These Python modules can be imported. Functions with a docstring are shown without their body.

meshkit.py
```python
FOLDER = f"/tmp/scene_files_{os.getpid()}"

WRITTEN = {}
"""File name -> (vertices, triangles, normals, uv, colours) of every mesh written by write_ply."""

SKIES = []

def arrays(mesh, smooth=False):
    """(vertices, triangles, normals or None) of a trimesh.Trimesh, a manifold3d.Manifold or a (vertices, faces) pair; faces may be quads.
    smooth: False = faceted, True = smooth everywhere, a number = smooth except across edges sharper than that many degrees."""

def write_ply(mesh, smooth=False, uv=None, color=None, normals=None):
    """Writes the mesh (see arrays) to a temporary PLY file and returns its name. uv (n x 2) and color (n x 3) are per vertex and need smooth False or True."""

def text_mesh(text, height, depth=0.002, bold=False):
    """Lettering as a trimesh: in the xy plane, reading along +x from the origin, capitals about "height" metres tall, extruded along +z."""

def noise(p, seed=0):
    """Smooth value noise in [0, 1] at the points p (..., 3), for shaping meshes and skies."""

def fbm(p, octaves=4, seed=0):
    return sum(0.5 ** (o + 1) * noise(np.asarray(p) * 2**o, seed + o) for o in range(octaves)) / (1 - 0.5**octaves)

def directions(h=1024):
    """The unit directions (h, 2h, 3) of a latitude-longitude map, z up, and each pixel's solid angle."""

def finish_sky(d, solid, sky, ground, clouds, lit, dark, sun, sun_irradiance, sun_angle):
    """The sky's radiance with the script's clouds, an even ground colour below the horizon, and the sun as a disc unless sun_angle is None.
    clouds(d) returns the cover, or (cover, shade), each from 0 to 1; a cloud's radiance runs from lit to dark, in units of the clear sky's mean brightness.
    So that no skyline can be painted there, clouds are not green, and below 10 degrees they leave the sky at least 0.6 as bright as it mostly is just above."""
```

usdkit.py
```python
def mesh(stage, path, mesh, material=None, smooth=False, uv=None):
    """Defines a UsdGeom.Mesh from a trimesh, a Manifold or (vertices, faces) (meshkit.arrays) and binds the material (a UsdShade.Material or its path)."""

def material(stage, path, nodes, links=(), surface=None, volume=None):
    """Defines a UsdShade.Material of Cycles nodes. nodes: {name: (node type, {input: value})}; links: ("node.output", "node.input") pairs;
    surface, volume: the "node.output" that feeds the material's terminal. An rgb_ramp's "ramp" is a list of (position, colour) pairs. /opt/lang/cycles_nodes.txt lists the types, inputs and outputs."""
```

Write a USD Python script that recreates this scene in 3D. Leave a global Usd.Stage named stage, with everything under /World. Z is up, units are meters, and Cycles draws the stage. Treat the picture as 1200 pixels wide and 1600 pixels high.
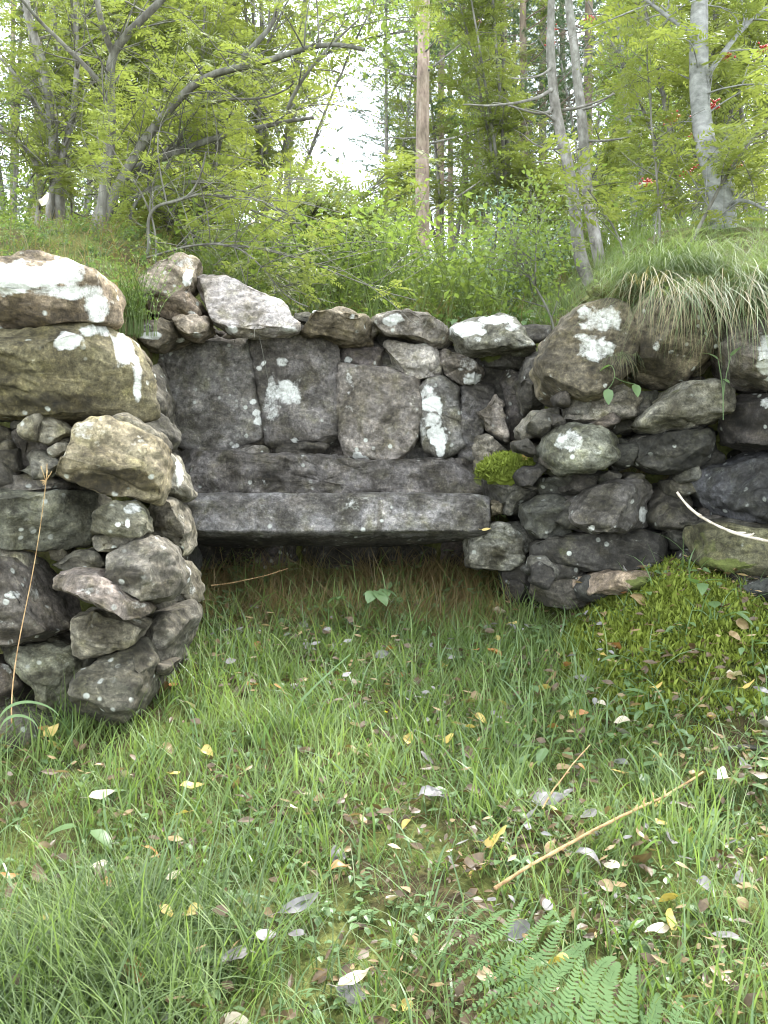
import math, random
import numpy as np
import trimesh
import usdkit
from meshkit import noise, fbm
from pxr import Gf, Sdf, Usd, UsdGeom, UsdLux, UsdShade, Vt

R = np.random.default_rng(7)
stage = Usd.Stage.CreateInMemory()
UsdGeom.SetStageUpAxis(stage, "Z")
UsdGeom.SetStageMetersPerUnit(stage, 1.0)
UsdGeom.Xform.Define(stage, "/World")
UsdGeom.Scope.Define(stage, "/World/Looks")

# ------------------------------------------------------------------ camera, sky, sun, exposure
EYE = 1.5
F = 1555.0
cam = UsdGeom.Camera.Define(stage, "/World/camera")
cam.CreateHorizontalApertureAttr(27.0)
cam.CreateVerticalApertureAttr(36.0)
cam.CreateFocalLengthAttr(27.0 * F / 1200.0)
cam.CreateClippingRangeAttr((0.05, 1000.0))
cam.CreateExposureAttr(2.87)
cx = UsdGeom.Xformable(cam)
cx.AddTranslateOp().Set(Gf.Vec3d(0, 0, EYE))
cx.AddRotateXYZOp().Set(Gf.Vec3f(90, 0, 0))

SUN_EL, SUN_AZ = math.radians(58), math.radians(48)      # azimuth from +y towards +x
sun_dir = np.array([math.cos(SUN_EL) * math.sin(SUN_AZ), math.cos(SUN_EL) * math.cos(SUN_AZ), math.sin(SUN_EL)])
usdkit.material(stage, "/World/Looks/sky_look", {
    "sky": ("sky_texture", {"sky_type": "single_scattering", "sun_disc": False, "sun_elevation": SUN_EL, "sun_rotation": math.atan2(sun_dir[0], sun_dir[1])}),
    "tc": ("texture_coordinate", {}),
    "n": ("noise_texture", {"scale": 2.2, "detail": 5.0, "roughness": 0.55}),
    "cl": ("rgb_ramp", {"ramp": [(0.25, (3.75, 4.15, 4.5)), (0.75, (5.35, 5.75, 6.1))]}),
    "mx": ("mix", {"mix_type": "mix", "fac": 0.92}),
    "bg": ("background_shader", {"strength": 0.12}),
}, [("tc.generated", "n.vector"), ("n.fac", "cl.fac"), ("sky.color", "mx.color1"), ("cl.color", "mx.color2"), ("mx.color", "bg.color")], surface="bg.background")
dome = UsdLux.DomeLight.Define(stage, "/World/sky")
dome.GetPrim().SetCustomDataByKey("kind", "structure")
UsdShade.MaterialBindingAPI.Apply(dome.GetPrim()).Bind(UsdShade.Material.Get(stage, "/World/Looks/sky_look"))
sun = UsdLux.DistantLight.Define(stage, "/World/sun")
sun.CreateNormalizeAttr(True)
sun.CreateIntensityAttr(0.4)
sun.CreateAngleAttr(14.0)
sun.CreateColorAttr(Gf.Vec3f(1.0, 0.98, 0.94))
zax = sun_dir / np.linalg.norm(sun_dir)
xax = np.cross([0, 0, 1.0], zax); xax /= np.linalg.norm(xax)
yax = np.cross(zax, xax)
m4 = np.eye(4); m4[0, :3], m4[1, :3], m4[2, :3] = xax, yax, zax
UsdGeom.Xformable(sun).AddTransformOp().Set(Gf.Matrix4d(m4.tolist()))

# ------------------------------------------------------------------ helpers
_names = {}
def numbered(parent, name):
    k = (parent, name)
    n = _names.get(k, 0)
    _names[k] = n + 1
    return f"{parent}/{name}" + (f"_{n:03d}" if n else "")

def tag(prim, label=None, cat=None, group=None, kind=None):
    for k, v in (("label", label), ("category", cat), ("group", group), ("kind", kind)):
        if v:
            prim.SetCustomDataByKey(k, v)

def thing(name, label, cat, loc=(0, 0, 0), group=None):
    p = numbered("/World", name)
    x = UsdGeom.Xform.Define(stage, p)
    x.AddTranslateOp().Set(Gf.Vec3d(*map(float, loc)))
    tag(x.GetPrim(), label, cat, group)
    return p

def part(parent, name, mesh, mat, smooth=False, kind=None, label=None, paint=None, tint=None):
    p = numbered(parent, name)
    m = usdkit.mesh(stage, p, mesh, f"/World/Looks/{mat}", smooth)
    pv = UsdGeom.PrimvarsAPI(m)
    if paint is not None:
        pv.CreatePrimvar("paint", Sdf.ValueTypeNames.Color3fArray, "vertex").Set(Vt.Vec3fArray.FromNumpy(paint.astype(np.float32)))
    if tint is not None:
        n = len(m.GetPointsAttr().Get())
        pv.CreatePrimvar("tint", Sdf.ValueTypeNames.Color3fArray, "vertex").Set(Vt.Vec3fArray.FromNumpy(np.tile(np.asarray(tint, np.float32), (n, 1))))
    tag(m.GetPrim(), label=label, kind=kind)
    return p

def copy_of(src, name, loc, rotz, scale, label, cat, group=None):
    p = numbered("/World", name)
    x = UsdGeom.Xform.Define(stage, p)
    x.GetPrim().GetReferences().AddInternalReference(Sdf.Path(src))
    x.ClearXformOpOrder()
    x.AddTranslateOp().Set(Gf.Vec3d(*map(float, loc)))
    x.AddRotateZOp().Set(float(rotz))
    x.AddScaleOp().Set(Gf.Vec3f(*map(float, scale)))
    x.GetPrim().SetInstanceable(True)
    tag(x.GetPrim(), label, cat, group)
    return p

class MB:
    def __init__(s): s.v, s.f, s.n = [], [], 0
    def add(s, v, f):
        s.v.append(np.asarray(v, float)); s.f.append(np.asarray(f, int) + s.n); s.n += len(v)
    def out(s): return np.vstack(s.v), np.vstack(s.f)

def tube(pts, rad, sides=7, cap=True):
    p = np.asarray(pts, float); rad = np.broadcast_to(np.asarray(rad, float), (len(p),))
    t = np.gradient(p, axis=0); t /= np.linalg.norm(t, axis=1, keepdims=True) + 1e-12
    a = np.cross(t, np.where(np.abs(t[:, 2:]) < 0.9, [0, 0, 1.0], [1.0, 0, 0])); a /= np.linalg.norm(a, axis=1, keepdims=True) + 1e-12
    for i in range(1, len(a)):                       # carry the frame along
        q = a[i - 1] - t[i] * (a[i - 1] @ t[i]); a[i] = q / (np.linalg.norm(q) + 1e-12)
    b = np.cross(t, a)
    ang = np.arange(sides) * 2 * np.pi / sides
    v = p[:, None] + rad[:, None, None] * (np.cos(ang)[None, :, None] * a[:, None] + np.sin(ang)[None, :, None] * b[:, None])
    i, j = np.meshgrid(np.arange(len(p) - 1), np.arange(sides), indexing="ij")
    q = np.stack([i * sides + j, i * sides + (j + 1) % sides, (i + 1) * sides + (j + 1) % sides, (i + 1) * sides + j], -1).reshape(-1, 4)
    v = v.reshape(-1, 3); f = np.vstack([q[:, [0, 1, 2]], q[:, [0, 2, 3]]])
    if cap:
        n = len(v); v = np.vstack([v, p[:1], p[-1:]])
        k = np.arange(sides); e = (len(p) - 1) * sides
        f = np.vstack([f, np.stack([np.full(sides, n), (k + 1) % sides, k], 1), np.stack([np.full(sides, n + 1), e + k, e + (k + 1) % sides], 1)])
    return v, f

def spline(pts, n):
    p = np.asarray(pts, float)
    if len(p) == 2: return p[0] + (p[1] - p[0]) * np.linspace(0, 1, n)[:, None]
    from scipy.interpolate import CubicSpline
    d = np.r_[0, np.cumsum(np.linalg.norm(np.diff(p, axis=0), axis=1))]
    return CubicSpline(d, p)(np.linspace(0, d[-1], n))

def P(u, v, d):
    return np.array([(u - 600.0) / F * d, d, EYE + (800.0 - v) / F * d])

def sst(a, b, x):
    t = np.clip((np.asarray(x, float) - a) / (b - a), 0, 1)
    return t * t * (3 - 2 * t)

def qmul(a, b):
    w1, x1, y1, z1 = a.T; w2, x2, y2, z2 = b.T
    return np.stack([w1*w2-x1*x2-y1*y2-z1*z2, w1*x2+x1*w2+y1*z2-z1*y2, w1*y2-x1*z2+y1*w2+z1*x2, w1*z2+x1*y2-y1*x2+z1*w2], 1)
def qaxis(ax, ang):
    ang = np.asarray(ang, float); h = ang / 2
    return np.stack([np.cos(h)] + [np.sin(h) * c for c in ax], 1)
def rand_quats(n, tilt, rng=R):
    yaw = qaxis((0, 0, 1), rng.uniform(0, 2*np.pi, n)); d = rng.uniform(0, 2*np.pi, n); t = rng.normal(0, tilt, n)
    tl = np.stack([np.cos(t/2), np.cos(d)*np.sin(t/2), np.sin(d)*np.sin(t/2), np.zeros(n)], 1)
    return qmul(tl, yaw)

def instancer(parent, name, protos, pos, quats, scales, idx=None, kind="stuff", label=None, cat=None):
    p = numbered(parent, name)
    pi = UsdGeom.PointInstancer.Define(stage, p)
    paths = []
    for k, (mesh, mat, smooth) in enumerate(protos):
        q = f"{p}/sprig_{k:03d}"
        usdkit.mesh(stage, q, mesh, f"/World/Looks/{mat}", smooth)
        paths.append(Sdf.Path(q))
    pi.CreatePrototypesRel().SetTargets(paths)
    n = len(pos)
    if idx is None: idx = R.integers(0, len(protos), n)
    pi.CreateProtoIndicesAttr(Vt.IntArray.FromNumpy(np.asarray(idx, np.int32)))
    pi.CreatePositionsAttr(Vt.Vec3fArray.FromNumpy(np.asarray(pos, np.float32)))
    pi.CreateOrientationsAttr(Vt.QuathArray([Gf.Quath(float(a), float(b), float(c), float(d)) for a, b, c, d in quats]))
    s = np.asarray(scales, np.float32)
    if s.ndim == 1: s = np.repeat(s[:, None], 3, 1)
    pi.CreateScalesAttr(Vt.Vec3fArray.FromNumpy(s))
    tag(pi.GetPrim(), label, cat, kind=kind)
    return p

# ------------------------------------------------------------------ materials
def L(x): return f"/World/Looks/{x}"

def leaf_look(name, ramp, transl=0.35, rough=0.5, nscale=1.2, spec=0.4, tgain=(1.25, 1.35, 0.7)):
    usdkit.material(stage, L(name), {
        "g": ("geometry", {}), "oi": ("object_info", {}),
        "n": ("noise_texture", {"scale": nscale, "detail": 3.0}),
        "m1": ("math", {"math_type": "multiply_add", "value2": 0.45, "value3": -0.1}),
        "m2": ("math", {"math_type": "multiply_add", "value2": 0.75}),
        "m3": ("math", {"math_type": "multiply_add", "value2": 0.12}),
        "r": ("rgb_ramp", {"ramp": ramp}),
        "tg": ("mix", {"mix_type": "multiply", "fac": 1.0, "color2": tgain}),
        "p": ("principled_bsdf", {"roughness": rough, "specular_ior_level": spec}),
        "t": ("translucent_bsdf", {}),
        "x": ("mix_closure", {"fac": transl}),
    }, [("g.position", "n.vector"), ("g.random_per_island", "m1.value1"), ("n.fac", "m2.value1"), ("m1.value", "m2.value3"), ("oi.random", "m3.value1"), ("m2.value", "m3.value3"),
        ("m3.value", "r.fac"), ("r.color", "p.base_color"), ("r.color", "tg.color1"), ("tg.color", "t.color"), ("p.BSDF", "x.closure1"), ("t.BSDF", "x.closure2")], surface="x.closure")

leaf_look("grass_green", [(0.0, (0.05, 0.085, 0.026)), (0.25, (0.115, 0.165, 0.05)), (0.5, (0.20, 0.265, 0.095)), (0.72, (0.30, 0.355, 0.165)), (0.86, (0.40, 0.38, 0.18)), (1.0, (0.52, 0.38, 0.20))], nscale=2.5, transl=0.45)
leaf_look("grass_long", [(0.0, (0.07, 0.10, 0.045)), (0.4, (0.15, 0.19, 0.09)), (0.7, (0.25, 0.27, 0.15)), (1.0, (0.42, 0.36, 0.23))], nscale=3.0, transl=0.45)
leaf_look("grass_dark", [(0.0, (0.035, 0.055, 0.018)), (0.45, (0.085, 0.125, 0.042)), (0.8, (0.17, 0.22, 0.095)), (1.0, (0.34, 0.29, 0.15))], nscale=3.0, transl=0.3)
leaf_look("grass_straw", [(0.0, (0.13, 0.11, 0.06)), (0.6, (0.28, 0.23, 0.13)), (1.0, (0.42, 0.35, 0.21))], nscale=3.0)
leaf_look("grass_dry", [(0.0, (0.09, 0.07, 0.033)), (0.3, (0.20, 0.14, 0.065)), (0.55, (0.16, 0.15, 0.06)), (0.8, (0.25, 0.22, 0.09)), (1.0, (0.44, 0.36, 0.18))], nscale=3.0)
leaf_look("weed_leaf", [(0.0, (0.07, 0.12, 0.045)), (0.5, (0.14, 0.21, 0.09)), (0.85, (0.25, 0.33, 0.17)), (1.0, (0.36, 0.36, 0.14))], nscale=4.0, rough=0.4)
leaf_look("moss_green", [(0.0, (0.08, 0.10, 0.018)), (0.5, (0.20, 0.24, 0.045)), (1.0, (0.34, 0.36, 0.09))], nscale=9.0, rough=0.8, spec=0.1, transl=0.25)
leaf_look("fern_green", [(0.0, (0.05, 0.09, 0.033)), (0.6, (0.13, 0.20, 0.08)), (1.0, (0.21, 0.29, 0.13))], nscale=6.0, rough=0.75, spec=0.12)
leaf_look("rowan_leaf", [(0.0, (0.095, 0.12, 0.036)), (0.4, (0.17, 0.195, 0.058)), (0.75, (0.275, 0.285, 0.088)), (1.0, (0.40, 0.33, 0.10))], nscale=0.9, transl=0.55, tgain=(1.2, 1.25, 0.75))
leaf_look("birch_leaf", [(0.0, (0.09, 0.13, 0.04)), (0.5, (0.18, 0.235, 0.07)), (1.0, (0.30, 0.34, 0.12))], nscale=0.7, transl=0.55, tgain=(1.35, 1.4, 0.8))
leaf_look("shrub_leaf", [(0.0, (0.07, 0.10, 0.03)), (0.45, (0.16, 0.20, 0.06)), (0.8, (0.27, 0.30, 0.11)), (1.0, (0.38, 0.29, 0.12))], nscale=1.0, transl=0.42)
leaf_look("needle_green", [(0.0, (0.04, 0.07, 0.03)), (0.5, (0.085, 0.13, 0.055)), (1.0, (0.15, 0.20, 0.085))], nscale=0.8, transl=0.2)
leaf_look("silver_leaf", [(0.0, (0.12, 0.19, 0.13)), (0.6, (0.22, 0.31, 0.23)), (1.0, (0.38, 0.46, 0.40))], nscale=3, transl=0.2, rough=0.3, spec=0.7)
for nm, c0, c1 in (("tan_leaf", (0.15, 0.095, 0.042), (0.33, 0.245, 0.13)), ("pale_leaf", (0.34, 0.28, 0.20), (0.54, 0.48, 0.38)), ("yellow_leaf", (0.36, 0.25, 0.06), (0.52, 0.41, 0.15)),
                   ("orange_leaf", (0.24, 0.10, 0.03), (0.40, 0.21, 0.08)), ("brown_leaf", (0.05, 0.032, 0.016), (0.125, 0.085, 0.045)), ("grey_leaf", (0.11, 0.10, 0.10), (0.25, 0.235, 0.225))):
    leaf_look(nm, [(0.15, c0), (0.6, c1)], nscale=60.0, transl=0.15, rough=0.45)

def bark_look(name, c0, c1, c2, zs=0.25, scale=22, bump=0.6, spots=None):
    nodes = {
        "g": ("geometry", {}), "mp": ("mapping", {"scale": (1, 1, zs)}),
        "n": ("noise_texture", {"scale": scale, "detail": 6.0, "roughness": 0.65}),
        "n2": ("noise_texture", {"scale": 3.0, "detail": 3.0}),
        "r": ("rgb_ramp", {"ramp": [(0.3, c0), (0.5, c1), (0.7, c2)]}),
        "r2": ("rgb_ramp", {"ramp": [(0.3, (0.75, 0.78, 0.7)), (0.7, (1.15, 1.12, 1.1))]}),
        "mx": ("mix", {"mix_type": "multiply", "fac": 1.0}),
        "b": ("bump", {"strength": bump, "distance": 0.01}),
        "p": ("principled_bsdf", {"roughness": 0.85, "specular_ior_level": 0.25}),
    }
    links = [("g.position", "mp.vector"), ("mp.vector", "n.vector"), ("g.position", "n2.vector"), ("n.fac", "r.fac"), ("n2.fac", "r2.fac"), ("r.color", "mx.color1"), ("r2.color", "mx.color2"),
             ("mx.color", "p.base_color"), ("n.fac", "b.height"), ("b.normal", "p.normal")]
    usdkit.material(stage, L(name), nodes, links, surface="p.BSDF")
bark_look("bark_grey", (0.07, 0.065, 0.055), (0.15, 0.14, 0.125), (0.26, 0.25, 0.235), zs=0.6)
bark_look("bark_dark", (0.045, 0.04, 0.032), (0.10, 0.095, 0.08), (0.18, 0.175, 0.15))
bark_look("bark_pine", (0.11, 0.08, 0.065), (0.235, 0.175, 0.14), (0.35, 0.28, 0.235), zs=0.35, scale=14)
bark_look("bark_pine_far", (0.09, 0.07, 0.055), (0.17, 0.13, 0.10), (0.25, 0.20, 0.16), zs=0.3, scale=10)
bark_look("bark_silver", (0.10, 0.10, 0.095), (0.19, 0.19, 0.185), (0.30, 0.30, 0.29), zs=1.6, scale=16, bump=0.3)
bark_look("stick_tan", (0.13, 0.075, 0.035), (0.32, 0.20, 0.10), (0.50, 0.36, 0.20), zs=1.0, scale=30)
bark_look("stick_pale", (0.20, 0.16, 0.12), (0.42, 0.37, 0.31), (0.56, 0.51, 0.44), zs=1.0, scale=30)
usdkit.material(stage, L("berry_red"), {"p": ("principled_bsdf", {"base_color": (0.30, 0.03, 0.018), "roughness": 0.3})}, surface="p.BSDF")
usdkit.material(stage, L("petal_yellow"), {"p": ("principled_bsdf", {"base_color": (0.75, 0.55, 0.02), "roughness": 0.5})}, surface="p.BSDF")

# stone: tint per stone, painted lichen (r), moss (g) and dark stain with painted seat underside shade (b) per vertex, everything else from noise
usdkit.material(stage, L("stone"), {
    "g": ("geometry", {}), "ti": ("attribute", {"attribute": "tint"}), "pa": ("attribute", {"attribute": "paint"}),
    "sp": ("separate_color", {}), "sn": ("separate_xyz", {}),
    "n1": ("noise_texture", {"scale": 5.5, "detail": 8.0, "roughness": 0.65, "distortion": 0.4}),
    "mp": ("mapping", {"rotation": (0.25, 0.35, 0.2), "scale": (10, 10, 19)}),
    "n2": ("noise_texture", {"scale": 1.0, "detail": 7.0, "roughness": 0.62, "distortion": 0.8}),
    "n3": ("noise_texture", {"scale": 60.0, "detail": 8.0, "roughness": 0.82}),
    "n4": ("noise_texture", {"scale": 13.0, "detail": 5.0, "roughness": 0.6}),
    "r1": ("rgb_ramp", {"ramp": [(0.33, (0.34, 0.32, 0.27)), (0.45, (0.78, 0.76, 0.71)), (0.54, (1.1, 1.1, 1.1)), (0.68, (1.9, 1.87, 1.82))]}),
    "r2": ("rgb_ramp", {"ramp": [(0.36, (0.5, 0.48, 0.44)), (0.5, (1.0, 1.0, 1.0)), (0.64, (1.5, 1.47, 1.42))]}),
    "r3": ("rgb_ramp", {"ramp": [(0.36, (0.22, 0.21, 0.19)), (0.46, (0.82, 0.82, 0.82)), (0.55, (1.15, 1.15, 1.15)), (0.64, (2.2, 2.2, 2.15))]}),
    "a1": ("mix", {"mix_type": "multiply", "fac": 1.0}), "a2": ("mix", {"mix_type": "multiply", "fac": 0.8}), "a3": ("mix", {"mix_type": "multiply", "fac": 0.9}),
    "n5": ("noise_texture", {"scale": 6.5, "detail": 10.0, "roughness": 0.72, "distortion": 0.6}), "g5": ("map_range", {"from_min": 0.50, "from_max": 0.60, "to_max": 0.85, "clamp": True}), "a5": ("mix", {"mix_type": "multiply", "color2": (0.42, 0.40, 0.33)}),
    # stain, also the shade painted under the seat
    "s1": ("math", {"math_type": "multiply_add", "value2": 0.9, "value3": -0.45}), "s2": ("math", {"math_type": "add"}), "s3": ("map_range", {"from_min": 0.35, "from_max": 0.75, "clamp": True}),
    "as": ("mix", {"mix_type": "multiply", "color2": (0.33, 0.31, 0.26)}),
    # green-brown algae film where the noise says so
    "ag": ("map_range", {"from_min": 0.5, "from_max": 0.72, "to_max": 0.6, "clamp": True}), "am": ("mix", {"mix_type": "multiply", "color2": (0.78, 0.80, 0.46)}),
    # lichen crusts: small round spots
    "v": ("voronoi_texture", {"scale": 26.0, "randomness": 1.0}), "v1": ("map_range", {"from_min": 0.30, "from_max": 0.20, "clamp": True}),
    "vs": ("separate_color", {}), "vt": ("map_range", {"from_min": 0.66, "from_max": 0.72, "clamp": True}), "vm": ("math", {"math_type": "multiply"}),
    "nl": ("map_range", {"from_min": 0.48, "from_max": 0.58, "to_max": 0.85, "clamp": True}), "vk": ("math", {"math_type": "multiply"}),
    "al": ("mix", {"mix_type": "mix", "color2": (0.42, 0.43, 0.38)}),
    # painted lichen
    "l1": ("math", {"math_type": "multiply_add", "value2": 1.3, "value3": -1.1}), "l0": ("math", {"math_type": "multiply_add", "value2": 0.9}), "l2": ("math", {"math_type": "add"}), "l3": ("map_range", {"from_min": 0.45, "from_max": 0.82, "clamp": True}),
    "lc": ("rgb_ramp", {"ramp": [(0.3, (0.34, 0.34, 0.30)), (0.5, (0.50, 0.50, 0.46)), (0.65, (0.64, 0.64, 0.61))]}), "ap": ("mix", {"mix_type": "mix"}),
    # moss
    "q2": ("math", {"math_type": "add"}), "q3": ("map_range", {"from_min": 0.5, "from_max": 0.7, "clamp": True}),
    "mc": ("rgb_ramp", {"ramp": [(0.35, (0.045, 0.05, 0.012)), (0.65, (0.11, 0.13, 0.03))]}), "aq": ("mix", {"mix_type": "mix"}),
    "h1": ("math", {"math_type": "multiply_add", "value2": 0.5}), "h2": ("math", {"math_type": "multiply_add", "value2": 0.35}),
    "b": ("bump", {"strength": 1.0, "distance": 0.02}),
    "p": ("principled_bsdf", {"roughness": 0.82, "specular_ior_level": 0.3}),
}, [("g.position", x + ".vector") for x in ("n1", "mp", "n3", "n4", "n5", "v")] + [
    ("mp.vector", "n2.vector"), ("pa.color", "sp.color"), ("n1.fac", "r1.fac"), ("n2.fac", "r2.fac"), ("n3.fac", "r3.fac"),
    ("ti.color", "a1.color1"), ("r1.color", "a1.color2"), ("a1.color", "a2.color1"), ("r2.color", "a2.color2"), ("a2.color", "a3.color1"), ("r3.color", "a3.color2"),
    ("n4.fac", "s1.value1"), ("sp.b", "s2.value1"), ("s1.value", "s2.value2"), ("s2.value", "s3.value"), ("s3.result", "as.fac"), ("n5.fac", "g5.value"), ("g5.result", "a5.fac"), ("a3.color", "a5.color1"), ("a5.color", "as.color1"),
    ("n4.fac", "ag.value"), ("ag.result", "am.fac"), ("as.color", "am.color1"),
    ("v.distance", "v1.value"), ("v.color", "vs.color"), ("vs.r", "vt.value"), ("v1.result", "vm.value1"), ("vt.result", "vm.value2"), ("n1.fac", "nl.value"), ("vm.value", "vk.value1"), ("nl.result", "vk.value2"), ("vk.value", "al.fac"), ("am.color", "al.color1"),
    ("n4.fac", "l1.value1"), ("n3.fac", "l0.value1"), ("l1.value", "l0.value3"), ("sp.r", "l2.value1"), ("l0.value", "l2.value2"), ("l2.value", "l3.value"), ("l3.result", "ap.fac"), ("n3.fac", "lc.fac"), ("al.color", "ap.color1"), ("lc.color", "ap.color2"),
    ("sp.g", "q2.value1"), ("s1.value", "q2.value2"), ("q2.value", "q3.value"), ("q3.result", "aq.fac"), ("n3.fac", "mc.fac"), ("ap.color", "aq.color1"), ("mc.color", "aq.color2"),
    ("n2.fac", "h1.value1"), ("n1.fac", "h1.value3"), ("n3.fac", "h2.value1"), ("h1.value", "h2.value3"), ("h2.value", "b.height"), ("b.normal", "p.normal"), ("aq.color", "p.base_color")], surface="p.BSDF")

usdkit.material(stage, L("soil"), {
    "g": ("geometry", {}), "n1": ("noise_texture", {"scale": 3.5, "detail": 7.0, "roughness": 0.65}), "n2": ("noise_texture", {"scale": 60.0, "detail": 5.0, "roughness": 0.7}),
    "r": ("rgb_ramp", {"ramp": [(0.3, (0.045, 0.036, 0.02)), (0.42, (0.085, 0.07, 0.036)), (0.5, (0.085, 0.095, 0.03)), (0.68, (0.15, 0.165, 0.055))]}),
    "r2": ("rgb_ramp", {"ramp": [(0.3, (0.55, 0.55, 0.55)), (0.7, (1.5, 1.45, 1.35))]}), "m": ("mix", {"mix_type": "multiply", "fac": 1.0}),
    "b": ("bump", {"strength": 1.0, "distance": 0.02}), "p": ("principled_bsdf", {"roughness": 0.95, "specular_ior_level": 0.1})},
    [("g.position", "n1.vector"), ("g.position", "n2.vector"), ("n1.fac", "r.fac"), ("n2.fac", "r2.fac"), ("r.color", "m.color1"), ("r2.color", "m.color2"), ("m.color", "p.base_color"), ("n2.fac", "b.height"), ("b.normal", "p.normal")], surface="p.BSDF")

# ------------------------------------------------------------------ the ground
def G(x, y, rough=True):
    x, y = np.asarray(x, float), np.asarray(y, float)
    front = 0.25 * np.clip(y, -3, 5.2) + 0.30 * sst(0.60, 1.15, x) * sst(2.75, 3.7, y) + 0.04 * sst(-0.6, -1.5, x) * sst(2.6, 2.0, y)
    front = np.where(y < -3, -0.75 + 0.12 * (y + 3), front)
    yw = 3.62 + (5.0 - 3.62) * sst(-1.06, -0.98, x) + (4.40 - 5.0) * sst(0.80, 0.90, x) - 0.25 * sst(0.95, 1.7, x)
    side = sst(-0.55, -1.5, x) + 0.92 * sst(0.75, 1.6, x)
    yb = np.clip(y - 4.0, 0, None)
    top = 2.22 + 0.2 * np.minimum(yb, 45) + 0.02 * np.clip(yb - 45, 0, 60) + np.minimum(side, 1) * (0.10 + 0.42 * sst(3.5, 5.3, y)) - 0.3 * sst(6, 14, y) * np.minimum(side, 1)
    if rough:
        p = np.stack([x, y, 0 * x], -1)
        front = front + (fbm(p * 3.2, 3, 3) - 0.5) * 0.08
        top = top + (fbm(p * 1.1 + 9, 4, 5) - 0.5) * 0.25 * sst(3.5, 6, y) + (fbm(p * 0.25, 2, 8) - 0.5) * 1.2 * sst(9, 20, y)
    s = sst(0, 0.10, y - yw)
    return front * (1 - s) + np.maximum(top, front) * s

def grid_axis(a, b, fine, lo, hi, k=26):
    mid = np.arange(a, b + 1e-9, fine)
    return np.r_[lo + (a - lo) * (1 - np.linspace(1, 0, k, endpoint=False) ** 2.4)[::1], mid, b + (hi - b) * np.linspace(0, 1, k + 1)[1:] ** 2.4]
gx = np.unique(np.r_[-120 + (120 - 2.6) * (1 - (1 - np.linspace(0, 1, 30, endpoint=False)) ** 2.6), np.arange(-2.6, 2.6, 0.035), 2.6 + (120 - 2.6) * np.linspace(0, 1, 30) ** 2.6])
gy = np.unique(np.r_[-30 + 31 * (1 - (1 - np.linspace(0, 1, 16, endpoint=False)) ** 2), np.arange(1.0, 6.4, 0.03), 6.4 + (150 - 6.4) * np.linspace(0, 1, 60) ** 2.2])
X, Y = np.meshgrid(gx, gy, indexing="xy")
Z = G(X, Y)
i, j = np.meshgrid(np.arange(len(gy) - 1), np.arange(len(gx) - 1), indexing="ij")
nx = len(gx)
quads = np.stack([i * nx + j, i * nx + j + 1, (i + 1) * nx + j + 1, (i + 1) * nx + j], -1).reshape(-1, 4)
g = usdkit.mesh(stage, "/World/ground", (np.stack([X, Y, Z], -1).reshape(-1, 3), quads), L("soil"), True)
tag(g.GetPrim(), kind="structure")

def on_ground(u, v, lift=0.0, back=False):
    ds = np.linspace(4.6 if back else 1.2, 40 if back else 5.0, 1500)
    x = (u - 600) / F * ds; z = EYE + (800 - v) / F * ds
    k = np.nonzero(G(x, ds) >= z)[0]
    k = k[0] if len(k) else len(ds) - 1
    return np.array([x[k], ds[k], G(x[k], ds[k]) + lift])

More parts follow.
